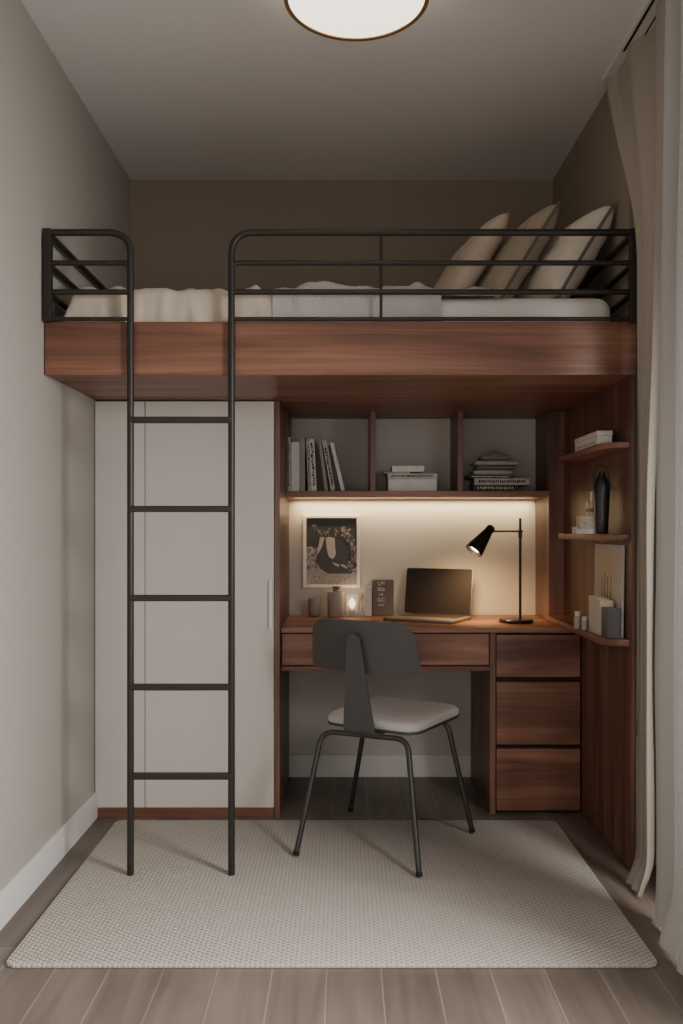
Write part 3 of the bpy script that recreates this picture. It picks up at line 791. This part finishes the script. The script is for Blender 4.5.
# ================================================================== FRAMED PHOTO ON THE WALL
fs_ = F / 3.975
X0, X1_ = (303 - VX) / fs_, (360 - VX) / fs_; Z1_, Z0_ = CZ - (515 - VY) / fs_, CZ - (588 - VY) / fs_
pf = thing('framed_photograph', ((X0 + X1_) / 2, 3.99, Z0_), 'off-white framed black and white plant photograph on the wall above the desk', 'picture')
fw = 0.015
g = G().box(X0, X1_, 3.972, 3.9985, Z1_ - fw, Z1_, 0.002).box(X0, X1_, 3.972, 3.9985, Z0_, Z0_ + fw, 0.002)
g.box(X0, X0 + fw, 3.972, 3.9985, Z0_ + fw, Z1_ - fw, 0.001).box(X1_ - fw, X1_, 3.972, 3.9985, Z0_ + fw, Z1_ - fw, 0.001)
put('frame', g, M['frame_white'], pf)
def art():
    g = G(); ax0, ax1, ay0, ay1 = 112.0, 597.0, 115.0, 745.0
    lay = [0]
    def P(x, y, dep):
        return Vector((lerp(X0 + fw, X1_ - fw, (x - ax0) / (ax1 - ax0)), 3.984 - dep * 0.00012, lerp(Z1_ - fw, Z0_ + fw, (y - ay0) / (ay1 - ay0))))
    def poly(pts, v):
        lay[0] += 1; c_ = srgb(v, v * 0.92, v * 0.85)
        g.add([P(min(ax1, max(ax0, x)), min(ay1, max(ay0, y)), lay[0] * 0.3) for x, y in pts], [list(range(len(pts)))], None, c_)
    def blob(x, y, r, v):
        poly([(x + r * (0.75 + 0.4 * random.random()) * math.cos(k * 2 * PI / 9), y + r * (0.75 + 0.4 * random.random()) * math.sin(k * 2 * PI / 9)) for k in range(9)], v)
    poly([(ax0, ay0), (ax1, ay0), (ax1, ay1), (ax0, ay1)], 46)
    poly([(112, 385), (165, 385), (215, 440), (215, 520), (245, 590), (320, 640), (540, 640), (560, 600), (597, 575), (597, 745), (112, 745)], 150)
    for k in range(120):
        blob(random.uniform(115, 215), random.uniform(395, 600), random.uniform(4, 12), random.choice((70, 95, 120, 140, 160)))
    spine = [(455, 215), (475, 235), (500, 290), (545, 330), (560, 395), (575, 470), (575, 545), (530, 530), (520, 600), (550, 620)]
    for k in range(220):
        i = random.randrange(len(spine) - 1); t_ = random.random()
        x = lerp(spine[i][0], spine[i + 1][0], t_) + random.gauss(0, 20); y = lerp(spine[i][1], spine[i + 1][1], t_) + random.gauss(0, 20)
        blob(x, y, random.uniform(4, 13), random.choice((75, 95, 110, 125, 145)))
    poly([(300, 305), (395, 300), (450, 330), (500, 400), (522, 460), (505, 560), (532, 636), (320, 632), (245, 583), (210, 490), (250, 410)], 58)
    poly([(245, 292), (290, 298), (262, 390), (216, 466), (214, 430), (235, 350)], 158)
    poly([(300, 300), (340, 292), (386, 302), (390, 390), (396, 450), (380, 490), (362, 502), (325, 472), (308, 400)], 165)
    poly([(360, 530), (395, 540), (432, 556), (420, 574), (385, 560)], 160); poly([(442, 545), (480, 556), (508, 580), (500, 592), (450, 570)], 150)
    for a_, b_ in (((190, 180), (262, 290)), ((240, 225), (268, 290)), ((285, 240), (300, 300)), ((320, 235), (325, 295)), ((390, 205), (385, 290)), ((405, 225), (392, 290))):
        poly([(a_[0], a_[1]), (a_[0] + 9, a_[1]), (b_[0] + 9, b_[1]), (b_[0], b_[1])], 95)
        for k in range(7): blob(a_[0] + random.gauss(2, 9), a_[1] + random.gauss(12, 16), random.uniform(4, 9), random.choice((80, 100, 120)))
    for k in range(90):
        blob(random.uniform(118, 592), random.uniform(655, 742), random.uniform(3, 9), random.choice((115, 130, 165, 172)))
    for k in range(26):
        x = random.uniform(320, 590); poly([(x, 745), (x + 5, 745), (x + random.gauss(0, 10), random.uniform(640, 690))], random.choice((170, 120)))
    return g
put('photo_print', art(), M['print'], pf, label='monochrome plant photograph')

# ================================================================== SMALL THINGS ON THE DESK
def onD(px, D): return (px - VX) / (F / D)
# grey tealight cup
y = 3.925; x = onD(314, y)
g = thing('candle_cup', (x, y, DESK), 'small grey stoneware candle cup at the left end of the desk', 'cup')
T = Matrix.Translation((x, y, DESK))
put('cup', G().lathe([(0, 0.001), (0.022, 0.001), (0.0265, 0.006), (0.027, 0.077), (0.025, 0.083), (0.023, 0.082), (0.0225, 0.058), (0, 0.058)], T, 36), M['ceramic_dark'], g, smooth=True, auto=50)
put('wax', G().lathe([(0, 0.0585), (0.0222, 0.0585), (0.0222, 0.066), (0, 0.067)], T, 28), M['stem'], g, smooth=True)
put('wick', G().tube([T @ Vector((0, 0, 0.066)), T @ Vector((0.002, 0, 0.082))], 0.0014, 6), M['ink'], g)
# tall vase with dried flowers
y = 3.90; x = onD(335.5, y); T = Matrix.Translation((x, y, DESK))
g = thing('flower_vase', (x, y, DESK), 'tall grey-beige ceramic pot holding rust dried flowers', 'vase')
put('pot', G().lathe([(0, 0.001), (0.034, 0.001), (0.0365, 0.005), (0.0375, 0.060), (0.0385, 0.114), (0.0365, 0.116), (0.034, 0.112), (0.033, 0.02), (0, 0.018)], T, 40), M['ceramic'], g, smooth=True, auto=50)
for k in range(9):
    a = k * 2.4; rr = 0.005 + 0.0016 * k
    b0 = T @ Vector((rr * 0.6 * math.cos(a), rr * 0.6 * math.sin(a), 0.02)); b1 = T @ Vector((rr * math.cos(a), rr * math.sin(a), 0.124 + 0.012 * random.random()))
    fl = put('flower', G().tube([b0, b1], 0.0011, 6), M['stem'], g)
    gg = G()
    for j in range(7):
        u_ = Vector((random.gauss(0, 1), random.gauss(0, 1), random.gauss(0.3, 1))).normalized()
        gg.lathe([(0, 0), (0.0028, 0.003), (0.003, 0.006), (0, 0.010)], Matrix.Translation(b1) @ Vector((0, 0, 1)).rotation_difference(u_).to_matrix().to_4x4(), 6)
    put('bloom', gg, M['flower'], fl, smooth=True)
# glass candle holder with a lit candle
y = 3.915; x = onD(352, y); T = Matrix.Translation((x, y, DESK))
g = thing('glass_candle_holder', (x, y, DESK), 'clear glass holder with a glowing candle beside the tall pot', 'candle')
put('glass', G().lathe([(0, 0.001), (0.024, 0.001), (0.027, 0.006), (0.0275, 0.098), (0.026, 0.098), (0.0255, 0.008), (0, 0.006)], T, 36), M['glass'], g, smooth=True, auto=50)
put('candle', G().lathe([(0, 0.0065), (0.016, 0.0065), (0.016, 0.030), (0.0, 0.031)], T, 24), M['ceramic'], g, smooth=True)
put('flame', G().lathe([(0, 0.033), (0.009, 0.040), (0.0165, 0.056), (0.015, 0.068), (0.006, 0.080), (0, 0.088)], T, 20), M['candle'], g, smooth=True)
# olive sprig in a slim bud vase
y = 3.93; x = onD(361.5, y); T = Matrix.Translation((x, y, DESK))
g = thing('bud_vase', (x, y, DESK), 'slim clear bud vase with a small olive sprig', 'vase')
put('vase', G().lathe([(0, 0.001), (0.010, 0.001), (0.012, 0.02), (0.007, 0.052), (0.0075, 0.062), (0.0062, 0.062), (0.006, 0.05), (0.010, 0.02), (0, 0.004)], T, 24), M['glass'], g, smooth=True)
gg = G(); st = put('stem', G().tube([T @ Vector((0, 0, 0.005)), T @ Vector((0.001, 0, 0.07)), T @ Vector((0.004, -0.002, 0.102))], 0.0012, 6), M['stem'], g)
for k in range(9):
    h_ = 0.07 + 0.0042 * k; a = k * 2.3
    c0 = T @ Vector((0.002, -0.001, h_)); dv = Vector((math.cos(a), math.sin(a), 0.45)).normalized(); sd = dv.cross(Vector((0, 0, 1))).normalized() * 0.0035
    put('leaf', G().add([c0, c0 + dv * 0.010 + sd, c0 + dv * 0.022, c0 + dv * 0.010 - sd], [[0, 1, 2, 3]]), M['leaf'], st, solid=0.0006)
# white upright book and dark lettered board
def book_flat(name_, x0, x1, y0, y1, z0, z1, cover, label, cat='book', group=None, spine='front', marks=0, ink='ink', mat4=None, mk=None):
    """lying book: spine towards the room"""
    th = min(0.0025, (z1 - z0) * 0.18)
    o = Vector(((x0 + x1) / 2, (y0 + y1) / 2, z0))
    t_ = thing(name_, o, label, cat, group)
    gc = G().box(x0, x1, y0, y1, z0, z0 + th, mat=mat4).box(x0, x1, y0, y1, z1 - th, z1, mat=mat4).box(x0, x1, y0, y0 + th, z0 + th, z1 - th, mat=mat4)
    put('cover', gc, M[cover], t_)
    put('pages', G().box(x0 + 0.003, x1 - 0.003, y0 + th + 0.0001, y1 - 0.003, z0 + th + 0.0001, z1 - th - 0.0001, mat=mat4), M['paper'], t_)
    if marks:
        gm = G(); w_ = (x1 - x0) * 0.84 / marks; hh = (z1 - z0) * 0.42
        for k in range(marks):
            xa = x0 + (x1 - x0) * 0.08 + k * w_; za = (z0 + z1) / 2 + random.uniform(-0.1, 0.1) * hh
            gm.box(xa, xa + w_ * random.uniform(0.45, 0.8), y0 - 0.0006, y0, za - hh / 2 * random.uniform(.5, 1), za + hh / 2, mat=mat4)
        put('lettering', gm, M[ink], t_)
    return t_

def book_up(x0, x1, z0, h, depth, y0, tilt, cover, label, group, marks=0, piv='l'):
    """upright book, spine to the room; tilt leans its top to the left"""
    xc = x1 if piv == 'r' else x0
    R = Matrix.Translation((xc, 0, z0)) @ Matrix.Rotation(-tilt, 4, 'Y') @ Matrix.Translation((-xc, 0, -z0))
    th = min(0.0025, (x1 - x0) * 0.2)
    t_ = thing('book', ((x0 + x1) / 2, y0 + depth / 2, z0), label, 'book', group)
    gc = G().box(x0, x0 + th, y0, y0 + depth, z0, z0 + h, mat=R).box(x1 - th, x1, y0, y0 + depth, z0, z0 + h, mat=R).box(x0 + th, x1 - th, y0, y0 + th, z0, z0 + h, mat=R)
    put('cover', gc, M[cover], t_)
    put('pages', G().box(x0 + th + 0.0001, x1 - th - 0.0001, y0 + th + 0.0001, y0 + depth - 0.003, z0 + 0.002, z0 + h - 0.003, mat=R), M['paper'], t_)
    if marks:
        gm = G(); zz = z0 + h * 0.1
        while zz < z0 + h * 0.86:
            L_ = random.uniform(0.004, 0.016)
            if True:
                w_ = (x1 - x0) * random.uniform(0.25, 0.5); xm = (x0 + x1) / 2 + random.uniform(-.12, .12) * (x1 - x0)
                gm.box(xm - w_ / 2, xm + w_ / 2, y0 - 0.0006, y0, zz, zz + L_, mat=R)
            zz += L_ + random.uniform(0.002, 0.005)
        put('lettering', gm, M['ink'], t_)
    return t_

y = 3.915
book_up(onD(365, y), onD(371.6, y), DESK + 0.001, 0.136, 0.070, y, 0, 'book_white', 'slim white book standing upright against the dark lettered board', None)
y = 3.945; xa, xb = onD(372.3, y), onD(394, y); h_ = 0.167
bd = thing('lettered_board', ((xa + xb) / 2, y, DESK), 'dark grey-brown board with pale lettering left of the laptop', 'sign')
tl = Matrix.Translation(((xa + xb) / 2, y, DESK + 0.001)) @ Matrix.Rotation(math.radians(-4), 4, 'X')
w2 = (xb - xa) / 2
put('board', G().box(-w2, w2, 0, 0.022, 0, h_, 0.003, mat=tl), M['brown_board'], bd)
gt = G()
for tx, zz, sz in (('LM', 0.148, 0.026), ('00s', 0.121, 0.026), ('14-', 0.097, 0.022), ('GC', 0.072, 0.026), ('00-0', 0.048, 0.015)):
    text_into(gt, tx, sz, tl @ Matrix.Translation((-w2 * 0.18, -0.0006, zz)) @ Matrix.Rotation(PI / 2, 4, 'X'))
put('lettering', gt, M['ink_pale'], bd, label='pale lettering')

# ================================================================== BOOKS IN THE LEFT COMPARTMENT
yb = 3.765; sb = F / yb; ZS = S1 + 0.0005
def bx_(px): return (px - VX) / sb
def hz(py): return CZ + (VY - py) / sb - ZS
G1 = 'upright books in the left compartment'
rows = [
    (286.0, 290.6, 437, 0.0, 'book_mid', 1, 'light grey book with dark spine marks, first from the left in the shelf'),
    (291.2, 299.6, 442, 0.0, 'book_white', 0, 'thickest white upright book, plain spine, near the left compartment wall'),
    (300.2, 305.0, 436.5, 0.0, 'book_grey', 0, 'tall mid-grey upright book just right of the thick white one'),
    (308.3, 311.0, 441, 0.045, 'book_mid', 1, 'thin speckled upright book left of the narrow white one'),
    (311.6, 316.8, 439, 0.05, 'book_white', 1, 'narrow white upright book tilted slightly, fifth from the left'),
    (325.0, 328.2, 440, 0.135, 'book_grey', 0, 'thin grey leaning book, first of the strongly leaning ones'),
    (331.0, 335.4, 440, 0.175, 'book_mid', 1, 'speckled leaning book in the middle of the leaning group'),
    (336.4, 338.4, 446, 0.180, 'book_dark', 0, 'thin dark leaning book second from the right end of the row'),
    (341.5, 345.0, 443, 0.235, 'book_white', 0, 'pale book leaning most, at the right end of the row'),
]
for x0, x1, yt, tl_, mt, mk_, lb in rows:
    h_ = hz(yt) / math.cos(tl_)
    book_up(bx_(x0), bx_(x1), ZS + (bx_(x1) - bx_(x0)) * math.sin(tl_) * 0, h_, 0.17, yb, tl_, mt, lb, G1, mk_)

# ================================================================== STACK IN THE MIDDLE COMPARTMENT
yb = 3.78; sb = F / yb
def zz_(py): return CZ + (VY - py) / sb
z0 = ZS; za = z0 + 0.056
G2 = 'books stacked in the middle compartment'
bx0 = thing('storage_box', (bx_(412.5), yb + 0.09, z0), 'low white storage box under the stack in the middle compartment', 'box')
put('box_body', G().box(bx_(388), bx_(437), yb, yb + 0.17, z0, za - 0.0005, 0.002), M['book_white'], bx0)
book_flat('book', bx_(387.5), bx_(437.3), yb - 0.002, yb + 0.165, za, za + 0.024, 'book_mid', 'wide grey book with dark lettered spine lying on the white storage box', group=G2, marks=26)
book_flat('book', bx_(384.5), bx_(410), yb + 0.003, yb + 0.15, za + 0.0245, za + 0.031, 'book_grey', 'thin grey booklet between the two books in the middle compartment', group=G2)
book_flat('book', bx_(392), bx_(424), yb + 0.001, yb + 0.15, za + 0.0315, za + 0.058, 'book_white', 'small white book on top of the middle compartment stack', group=G2)

# ================================================================== STACK IN THE RIGHT COMPARTMENT
G3 = 'books stacked in the right compartment'
book_flat('book', bx_(474), bx_(518), yb, yb + 0.16, z0, z0 + 0.028, 'book_dark', 'dark book with pale spine letters, bottom of the right compartment stack', group=G3, marks=14, ink='ink_pale')
book_flat('book', bx_(474.5), bx_(530), yb + 0.004, yb + 0.17, z0 + 0.0285, z0 + 0.058, 'book_mid', 'widest light grey book, second from the bottom in the right compartment', group=G3, marks=22)
book_flat('book', bx_(469), bx_(514), yb + 0.002, yb + 0.16, z0 + 0.0585, z0 + 0.072, 'book_dark', 'thin dark book directly under the folded towels', group=G3, marks=20, ink='ink_pale')
def towel(x0, x1, z0, z1, y0, y1, mat, label, seed, dome=0.0):
    """folded cloth: rounded soft slab with a fold line round its front"""
    def fn(u, v):
        a = 2 * PI * v; ca, sa = math.cos(a), math.sin(a)
        x = lerp(x0, x1, u); e = (1 - abs(2 * u - 1) ** 6) ** 0.4 * 0.5 + 0.5
        yy = (y0 + y1) / 2 + (y1 - y0) / 2 * math.copysign(abs(ca) ** 0.35, ca) * (0.94 + 0.06 * e)
        hgt = (z1 - z0) / 2 * math.copysign(abs(sa) ** 0.7, sa) * e
        n = noise.noise(Vector((x * 14 + seed, yy * 10, sa * 2 + seed))) * 0.0035
        z = (z0 + z1) / 2 + hgt + (n if sa > 0.1 else 0) * 0.8
        if dome and sa > 0: z += dome * math.exp(-((u - 0.5) / 0.25) ** 2) * sa
        return Vector((x, yy - abs(n) * 1.5, z))
    gr = G().grid(fn, 26, 36, x1 - x0, 0.4)
    n0 = len(gr.v)
    for i in (0, 26):
        gr.f.append([i * 37 + j for j in range(36)][:: (1 if i == 0 else -1)])
    return put('folded_towel', gr, mat, smooth=True, auto=180, label=label, cat='towel', group='folded towels on the book stack')
zb = z0 + 0.0725
towel(bx_(474), bx_(513), zb, zb + 0.026, yb + 0.002, yb + 0.14, M['towel'], 'pale folded towel lowest of the four on the book stack', 1)
towel(bx_(478), bx_(516), zb + 0.0265, zb + 0.044, yb + 0.006, yb + 0.14, M['towel_dark'], 'darker folded towel second from the bottom on the book stack', 4)
towel(bx_(475), bx_(520), zb + 0.0445, zb + 0.068, yb + 0.002, yb + 0.14, M['towel'], 'wide grey folded towel second from the top on the book stack', 8)
towel(bx_(482), bx_(511), zb + 0.0685, zb + 0.090, yb + 0.010, yb + 0.13, M['towel_dark'], 'small bunched towel crowning the book stack', 12, dome=0.022)

# ================================================================== THINGS ON THE CORNER SHELVES
T0 = 1.4685
bx1 = thing('keepsake_box', (0.925, 3.14, T0), 'long white lidded box on the topmost corner shelf', 'box')
put('box_body', G().box(0.897, 0.950, 2.995, 3.285, T0, T0 + 0.033, 0.0015), M['book_white'], bx1)
put('lid', G().box(0.8955, 0.9515, 2.9935, 3.2865, T0 + 0.0335, T0 + 0.050, 0.0015), M['book_white'], bx1)
gm = G()
for k in range(18):
    ya = 3.03 + k * 0.0135
    if k % 6 == 5: continue
    gm.box(0.8962, 0.897, ya, ya + 0.008, T0 + 0.008, T0 + 0.015)
put('lettering', gm, M['book_grey'], bx1)

T1 = 1.1515
ym = 3.05; sm = F / ym
def mx_(px): return (px - VX) / sm
k1 = thing('printed_card_box', (mx_(588.5), ym + 0.03, T1 + 0.018), 'small pale printed box standing on the flat white tray', 'box')
put('box_body', G().box(mx_(580), mx_(597), ym, ym + 0.05, T1 + 0.0185, T1 + 0.064, 0.001), M['book_cream'], k1)
gm = G()
for k in range(16):
    xa = random.uniform(mx_(582), mx_(594)); za = T1 + random.uniform(0.024, 0.056)
    gm.box(xa, xa + random.uniform(0.002, 0.007), ym - 0.0005, ym, za, za + random.uniform(0.002, 0.005))
put('printing', gm, M['book_grey'], k1)
k0 = thing('small_tray', (mx_(586.5), ym + 0.03, T1), 'flat white tray at the left edge of the middle corner shelf', 'tray')
put('tray_base', G().box(mx_(576.5), mx_(597.3), ym - 0.002, ym + 0.06, T1, T1 + 0.006, 0.001), M['book_white'], k0)
put('rim', G().box(mx_(576.5), mx_(597.3), ym - 0.002, ym + 0.001, T1 + 0.006, T1 + 0.0180, 0.0005).box(mx_(576.5), mx_(577.8), ym + 0.001, ym + 0.06, T1 + 0.006, T1 + 0.026, 0.0005).box(mx_(577.8), mx_(597.3), ym + 0.057, ym + 0.06, T1 + 0.006, T1 + 0.018), M['book_white'], k0)
put('block', G().box(mx_(579), mx_(597), ym + 0.002, ym + 0.055, T1 + 0.0062, T1 + 0.0182), M['book_white'], k0)
TB = T1 + 0.0645
for pxc, rr, hh, lb in ((588.7, 0.0042, 0.088, 'slim pale bottle on the printed box, left of its pair'), (593.2, 0.0068, 0.090, 'wider pale bottle on the printed box, beside the black vase')):
    xx = mx_(pxc); yy = ym + 0.02
    bt = thing('bottle', (xx, yy, TB), lb, 'bottle', 'pair of small bottles')
    Tm = Matrix.Translation((xx, yy, TB))
    put('body', G().lathe([(0, 0), (rr, 0.001), (rr, hh * 0.5), (rr * 0.6, hh * 0.56), (rr * 0.6, hh * 0.62), (0, hh * 0.62)], Tm, 20), M['book_cream'], bt, smooth=True, auto=40)
    put('cap', G().lathe([(0, hh * 0.625), (rr * 0.85, hh * 0.63), (rr * 0.85, hh), (0, hh)], Tm, 20), M['book_white'] if rr > 0.005 else M['brass'], bt, smooth=True, auto=40)
    put('band', G().lathe([(rr * 1.04, hh * 0.18), (rr * 1.08, hh * 0.19), (rr * 1.08, hh * 0.30), (rr * 1.04, hh * 0.31)], Tm, 20), M['flower'], bt, smooth=True)
vx_ = mx_(600.5); vy_ = ym - 0.015; Tm = Matrix.Translation((vx_, vy_, T1))
va = thing('black_vase', (vx_, vy_, T1), 'tall black ceramic vase with a looped handle on the middle corner shelf', 'vase')
put('body', G().lathe([(0, 0.001), (0.020, 0.001), (0.0225, 0.006), (0.024, 0.05), (0.0275, 0.12), (0.0285, 0.160), (0.025, 0.188), (0.016, 0.205), (0.011, 0.214), (0.011, 0.224), (0.008, 0.224), (0.008, 0.2), (0, 0.19)], Tm, 36), M['black_vase'], va, smooth=True, auto=60)
p = fillet([Tm @ Vector(v) for v in ((0.027, 0, 0.13), (0.030, 0, 0.19), (0.022, 0, 0.236), (0, 0, 0.250), (-0.022, 0, 0.236), (-0.029, 0, 0.19), (-0.027, 0, 0.15))], 0.02, 5)
put('handle', G().tube(p, 0.0018, 8), M['black_vase'], va, smooth=True)

T2 = DESK + 0.0255
# framed print leaning on the panel
fr2 = thing('leaning_frame', (0.958, 3.07, T2), 'cream framed card leaning on the walnut panel above the lowest shelf', 'picture')
FM = Matrix.Translation((0.9605, 3.254, T2)) @ Matrix.Rotation(-PI / 2, 4, 'Z') @ Matrix.Rotation(math.radians(-0.9), 4, 'X')
# local: x to the viewer's right (towards the room front), y into the panel, z up
W_, H_ = 0.325, 0.322; b_ = 0.022
gf = G()
for (xa, xb, za, zb2) in ((0, W_, 0, b_), (0, W_, H_ - b_, H_), (0, b_, b_, H_ - b_), (W_ - b_ * 2, W_, b_, H_ - b_)):
    gf.box(xa, xb, 0, 0.008, za, zb2, 0.001, mat=FM)
put('frame', gf, M['book_mid'], fr2)
put('card', G().box(b_, W_ - b_ * 2, 0.003, 0.006, b_, H_ - b_, mat=FM), M['mat_cream'], fr2, label='cream card with columns of writing')
gm = G()
for cx_, zz in ((0.085, 0.195), (0.118, 0.215), (0.152, 0.205), (0.190, 0.212)):
    for k in range(9):
        gm.box(cx_, cx_ + 0.008, 0.0022, 0.003, zz - 0.006, zz - 0.003, mat=FM)
        gm.box(cx_ + 0.003, cx_ + 0.005, 0.0022, 0.003, zz - 0.011, zz, mat=FM); zz -= random.uniform(0.0105, 0.0125)
gm.box(b_, W_ - 0.03, 0.0012, 0.003, 0.124 - 0.046, 0.128 - 0.046, mat=FM)
put('lettering', gm, M['stem'], fr2)

G4 = 'books standing on the lowest corner shelf'
yy = 3.000
def book_side(y0, y1, x0, x1, h, cover, label):
    t_ = thing('book', ((x0 + x1) / 2, (y0 + y1) / 2, T2), label, 'book', G4); th = 0.0025
    put('cover', G().box(x0, x1, y0, y0 + th, T2, T2 + h).box(x0, x1, y1 - th, y1, T2, T2 + h).box(x0, x0 + th, y0 + th, y1 - th, T2, T2 + h), M[cover], t_)
    put('pages', G().box(x0 + th + 0.0001, x1 - 0.003, y0 + th + .0001, y1 - th - .0001, T2 + 0.002, T2 + h - 0.003), M['paper'], t_)
    if cover == 'book_cream':
        put('lettering', G().box(x0 - 0.0006, x0, (y0 + y1) / 2 - 0.004, (y0 + y1) / 2 + 0.004, T2 + 0.03, T2 + h * 0.8), M['book_mid'], t_)
    return t_
book_side(2.925, 2.985, 0.909, 0.9570, 0.103, 'book_slate', 'slate grey book facing the room in front of the cream ones')
book_side(2.996, 3.040, 0.906, 0.9560, 0.125, 'book_cream', 'cream book standing directly behind the slate grey book')
book_side(3.0405, 3.085, 0.906, 0.9560, 0.130, 'book_cream', 'cream book in the middle of the row on the lowest corner shelf')
book_side(3.0855, 3.130, 0.906, 0.9560, 0.132, 'book_cream', 'cream book at the far end of the row, nearest the small jars')

for px2, D2, rr, hj, lb in ((577.5, 3.21, 0.0135, 0.066, 'taller glass jar with white cap on the lowest corner shelf'), (584.6, 3.165, 0.0125, 0.050, 'shorter glass jar with white cap next to the cream books')):
    xx = (px2 - VX) / (F / D2); Tm = Matrix.Translation((xx, D2, T2))
    jr = thing('glass_jar', (xx, D2, T2), lb, 'jar', 'small jars on the lowest corner shelf')
    put('glass', G().lathe([(0, 0.0005), (rr * 0.95, 0.0005), (rr, 0.003), (rr, hj * 0.62), (rr * 0.6, hj * 0.72), (0, hj * 0.72)], Tm, 24), M['ceramic'], jr, smooth=True, auto=50)
    put('cap', G().lathe([(0, hj * 0.725), (rr * 0.8, hj * 0.725), (rr * 0.8, hj), (0, hj)], Tm, 24), M['book_white'], jr, smooth=True, auto=50)

# ================================================================== LIGHTS
def area(name, loc, rot, sx, sy, power, col, spread=PI):
    l = bpy.data.lights.new(name, 'AREA'); l.shape = 'RECTANGLE'; l.size = sx; l.size_y = sy; l.energy = power; l.color = col; l.spread = spread
    o = bpy.data.objects.new(name, l); COL.objects.link(o); o.location = loc; o.rotation_euler = rot; return o
# daylight outside the window, shining in through the panes (points to -X)
area('window_daylight', (XW + 0.42, 1.20, 1.62), (0, math.radians(58), math.radians(-10)), 0.8, 0.9, 92, (1.0, 0.985, 0.965), math.radians(135))
# added soft fill at the closed near end of the room, no real source
area('near_end_fill', (-0.1, YF + 0.05, 1.30), (math.radians(94), 0, 0), 1.5, 2.0, 20.5, (1.0, 0.95, 0.89))
# LED wash on the wall
area('led_glow', (0.325, 3.951, S0 - 0.001), (math.radians(22), 0, 0), 1.12, 0.018, 2.0, (1.0, 0.76, 0.41), math.radians(125))
# desk lamp bulb
sp = bpy.data.lights.new('desk_lamp_glow', 'SPOT'); sp.energy = 16.0; sp.color = (1.0, 0.62, 0.28); sp.spot_size = math.radians(125); sp.spot_blend = 1.0; sp.shadow_soft_size = 0.03
so = bpy.data.objects.new('desk_lamp_glow', sp); COL.objects.link(so); so.location = mouth + ax * 0.03
so.rotation_euler = Vector((0.14, 0.55, -0.85)).to_track_quat('-Z', 'Y').to_euler()
# candle
cp = bpy.data.lights.new('candle_glow', 'POINT'); cp.energy = 0.12; cp.color = (1.0, 0.75, 0.5); cp.shadow_soft_size = 0.02
co = bpy.data.objects.new('candle_glow', cp); COL.objects.link(co); co.location = (onD(352, 3.915), 3.915, DESK + 0.125)

wd = bpy.data.worlds.new('outdoor_light'); SC.world = wd; wd.use_nodes = True
bg = wd.node_tree.nodes['Background']; bg.inputs[0].default_value = (0.75, 0.85, 1.0, 1); bg.inputs[1].default_value = 0.35

# ================================================================== CAMERA AND VIEW
cam = bpy.data.cameras.new('camera'); cam.sensor_width = 36; cam.sensor_fit = 'AUTO'; cam.lens = F / 1024 * 36
cam.shift_x = -(VX - 341.5) / 1024; cam.shift_y = (VY - 512) / 1024; cam.clip_start = 0.02
cob = bpy.data.objects.new('camera', cam); COL.objects.link(cob); cob.location = (0, 0, CZ); cob.rotation_euler = (PI / 2, 0, 0)
SC.camera = cob
SC.view_settings.view_transform = 'AgX'
SC.view_settings.look = 'None'
SC.view_settings.exposure = 0.1
SC.cycles.max_bounces = 10
SC.cycles.diffuse_bounces = 6
SC.cycles.use_denoising = True
SC.cycles.sample_clamp_indirect = 4.0
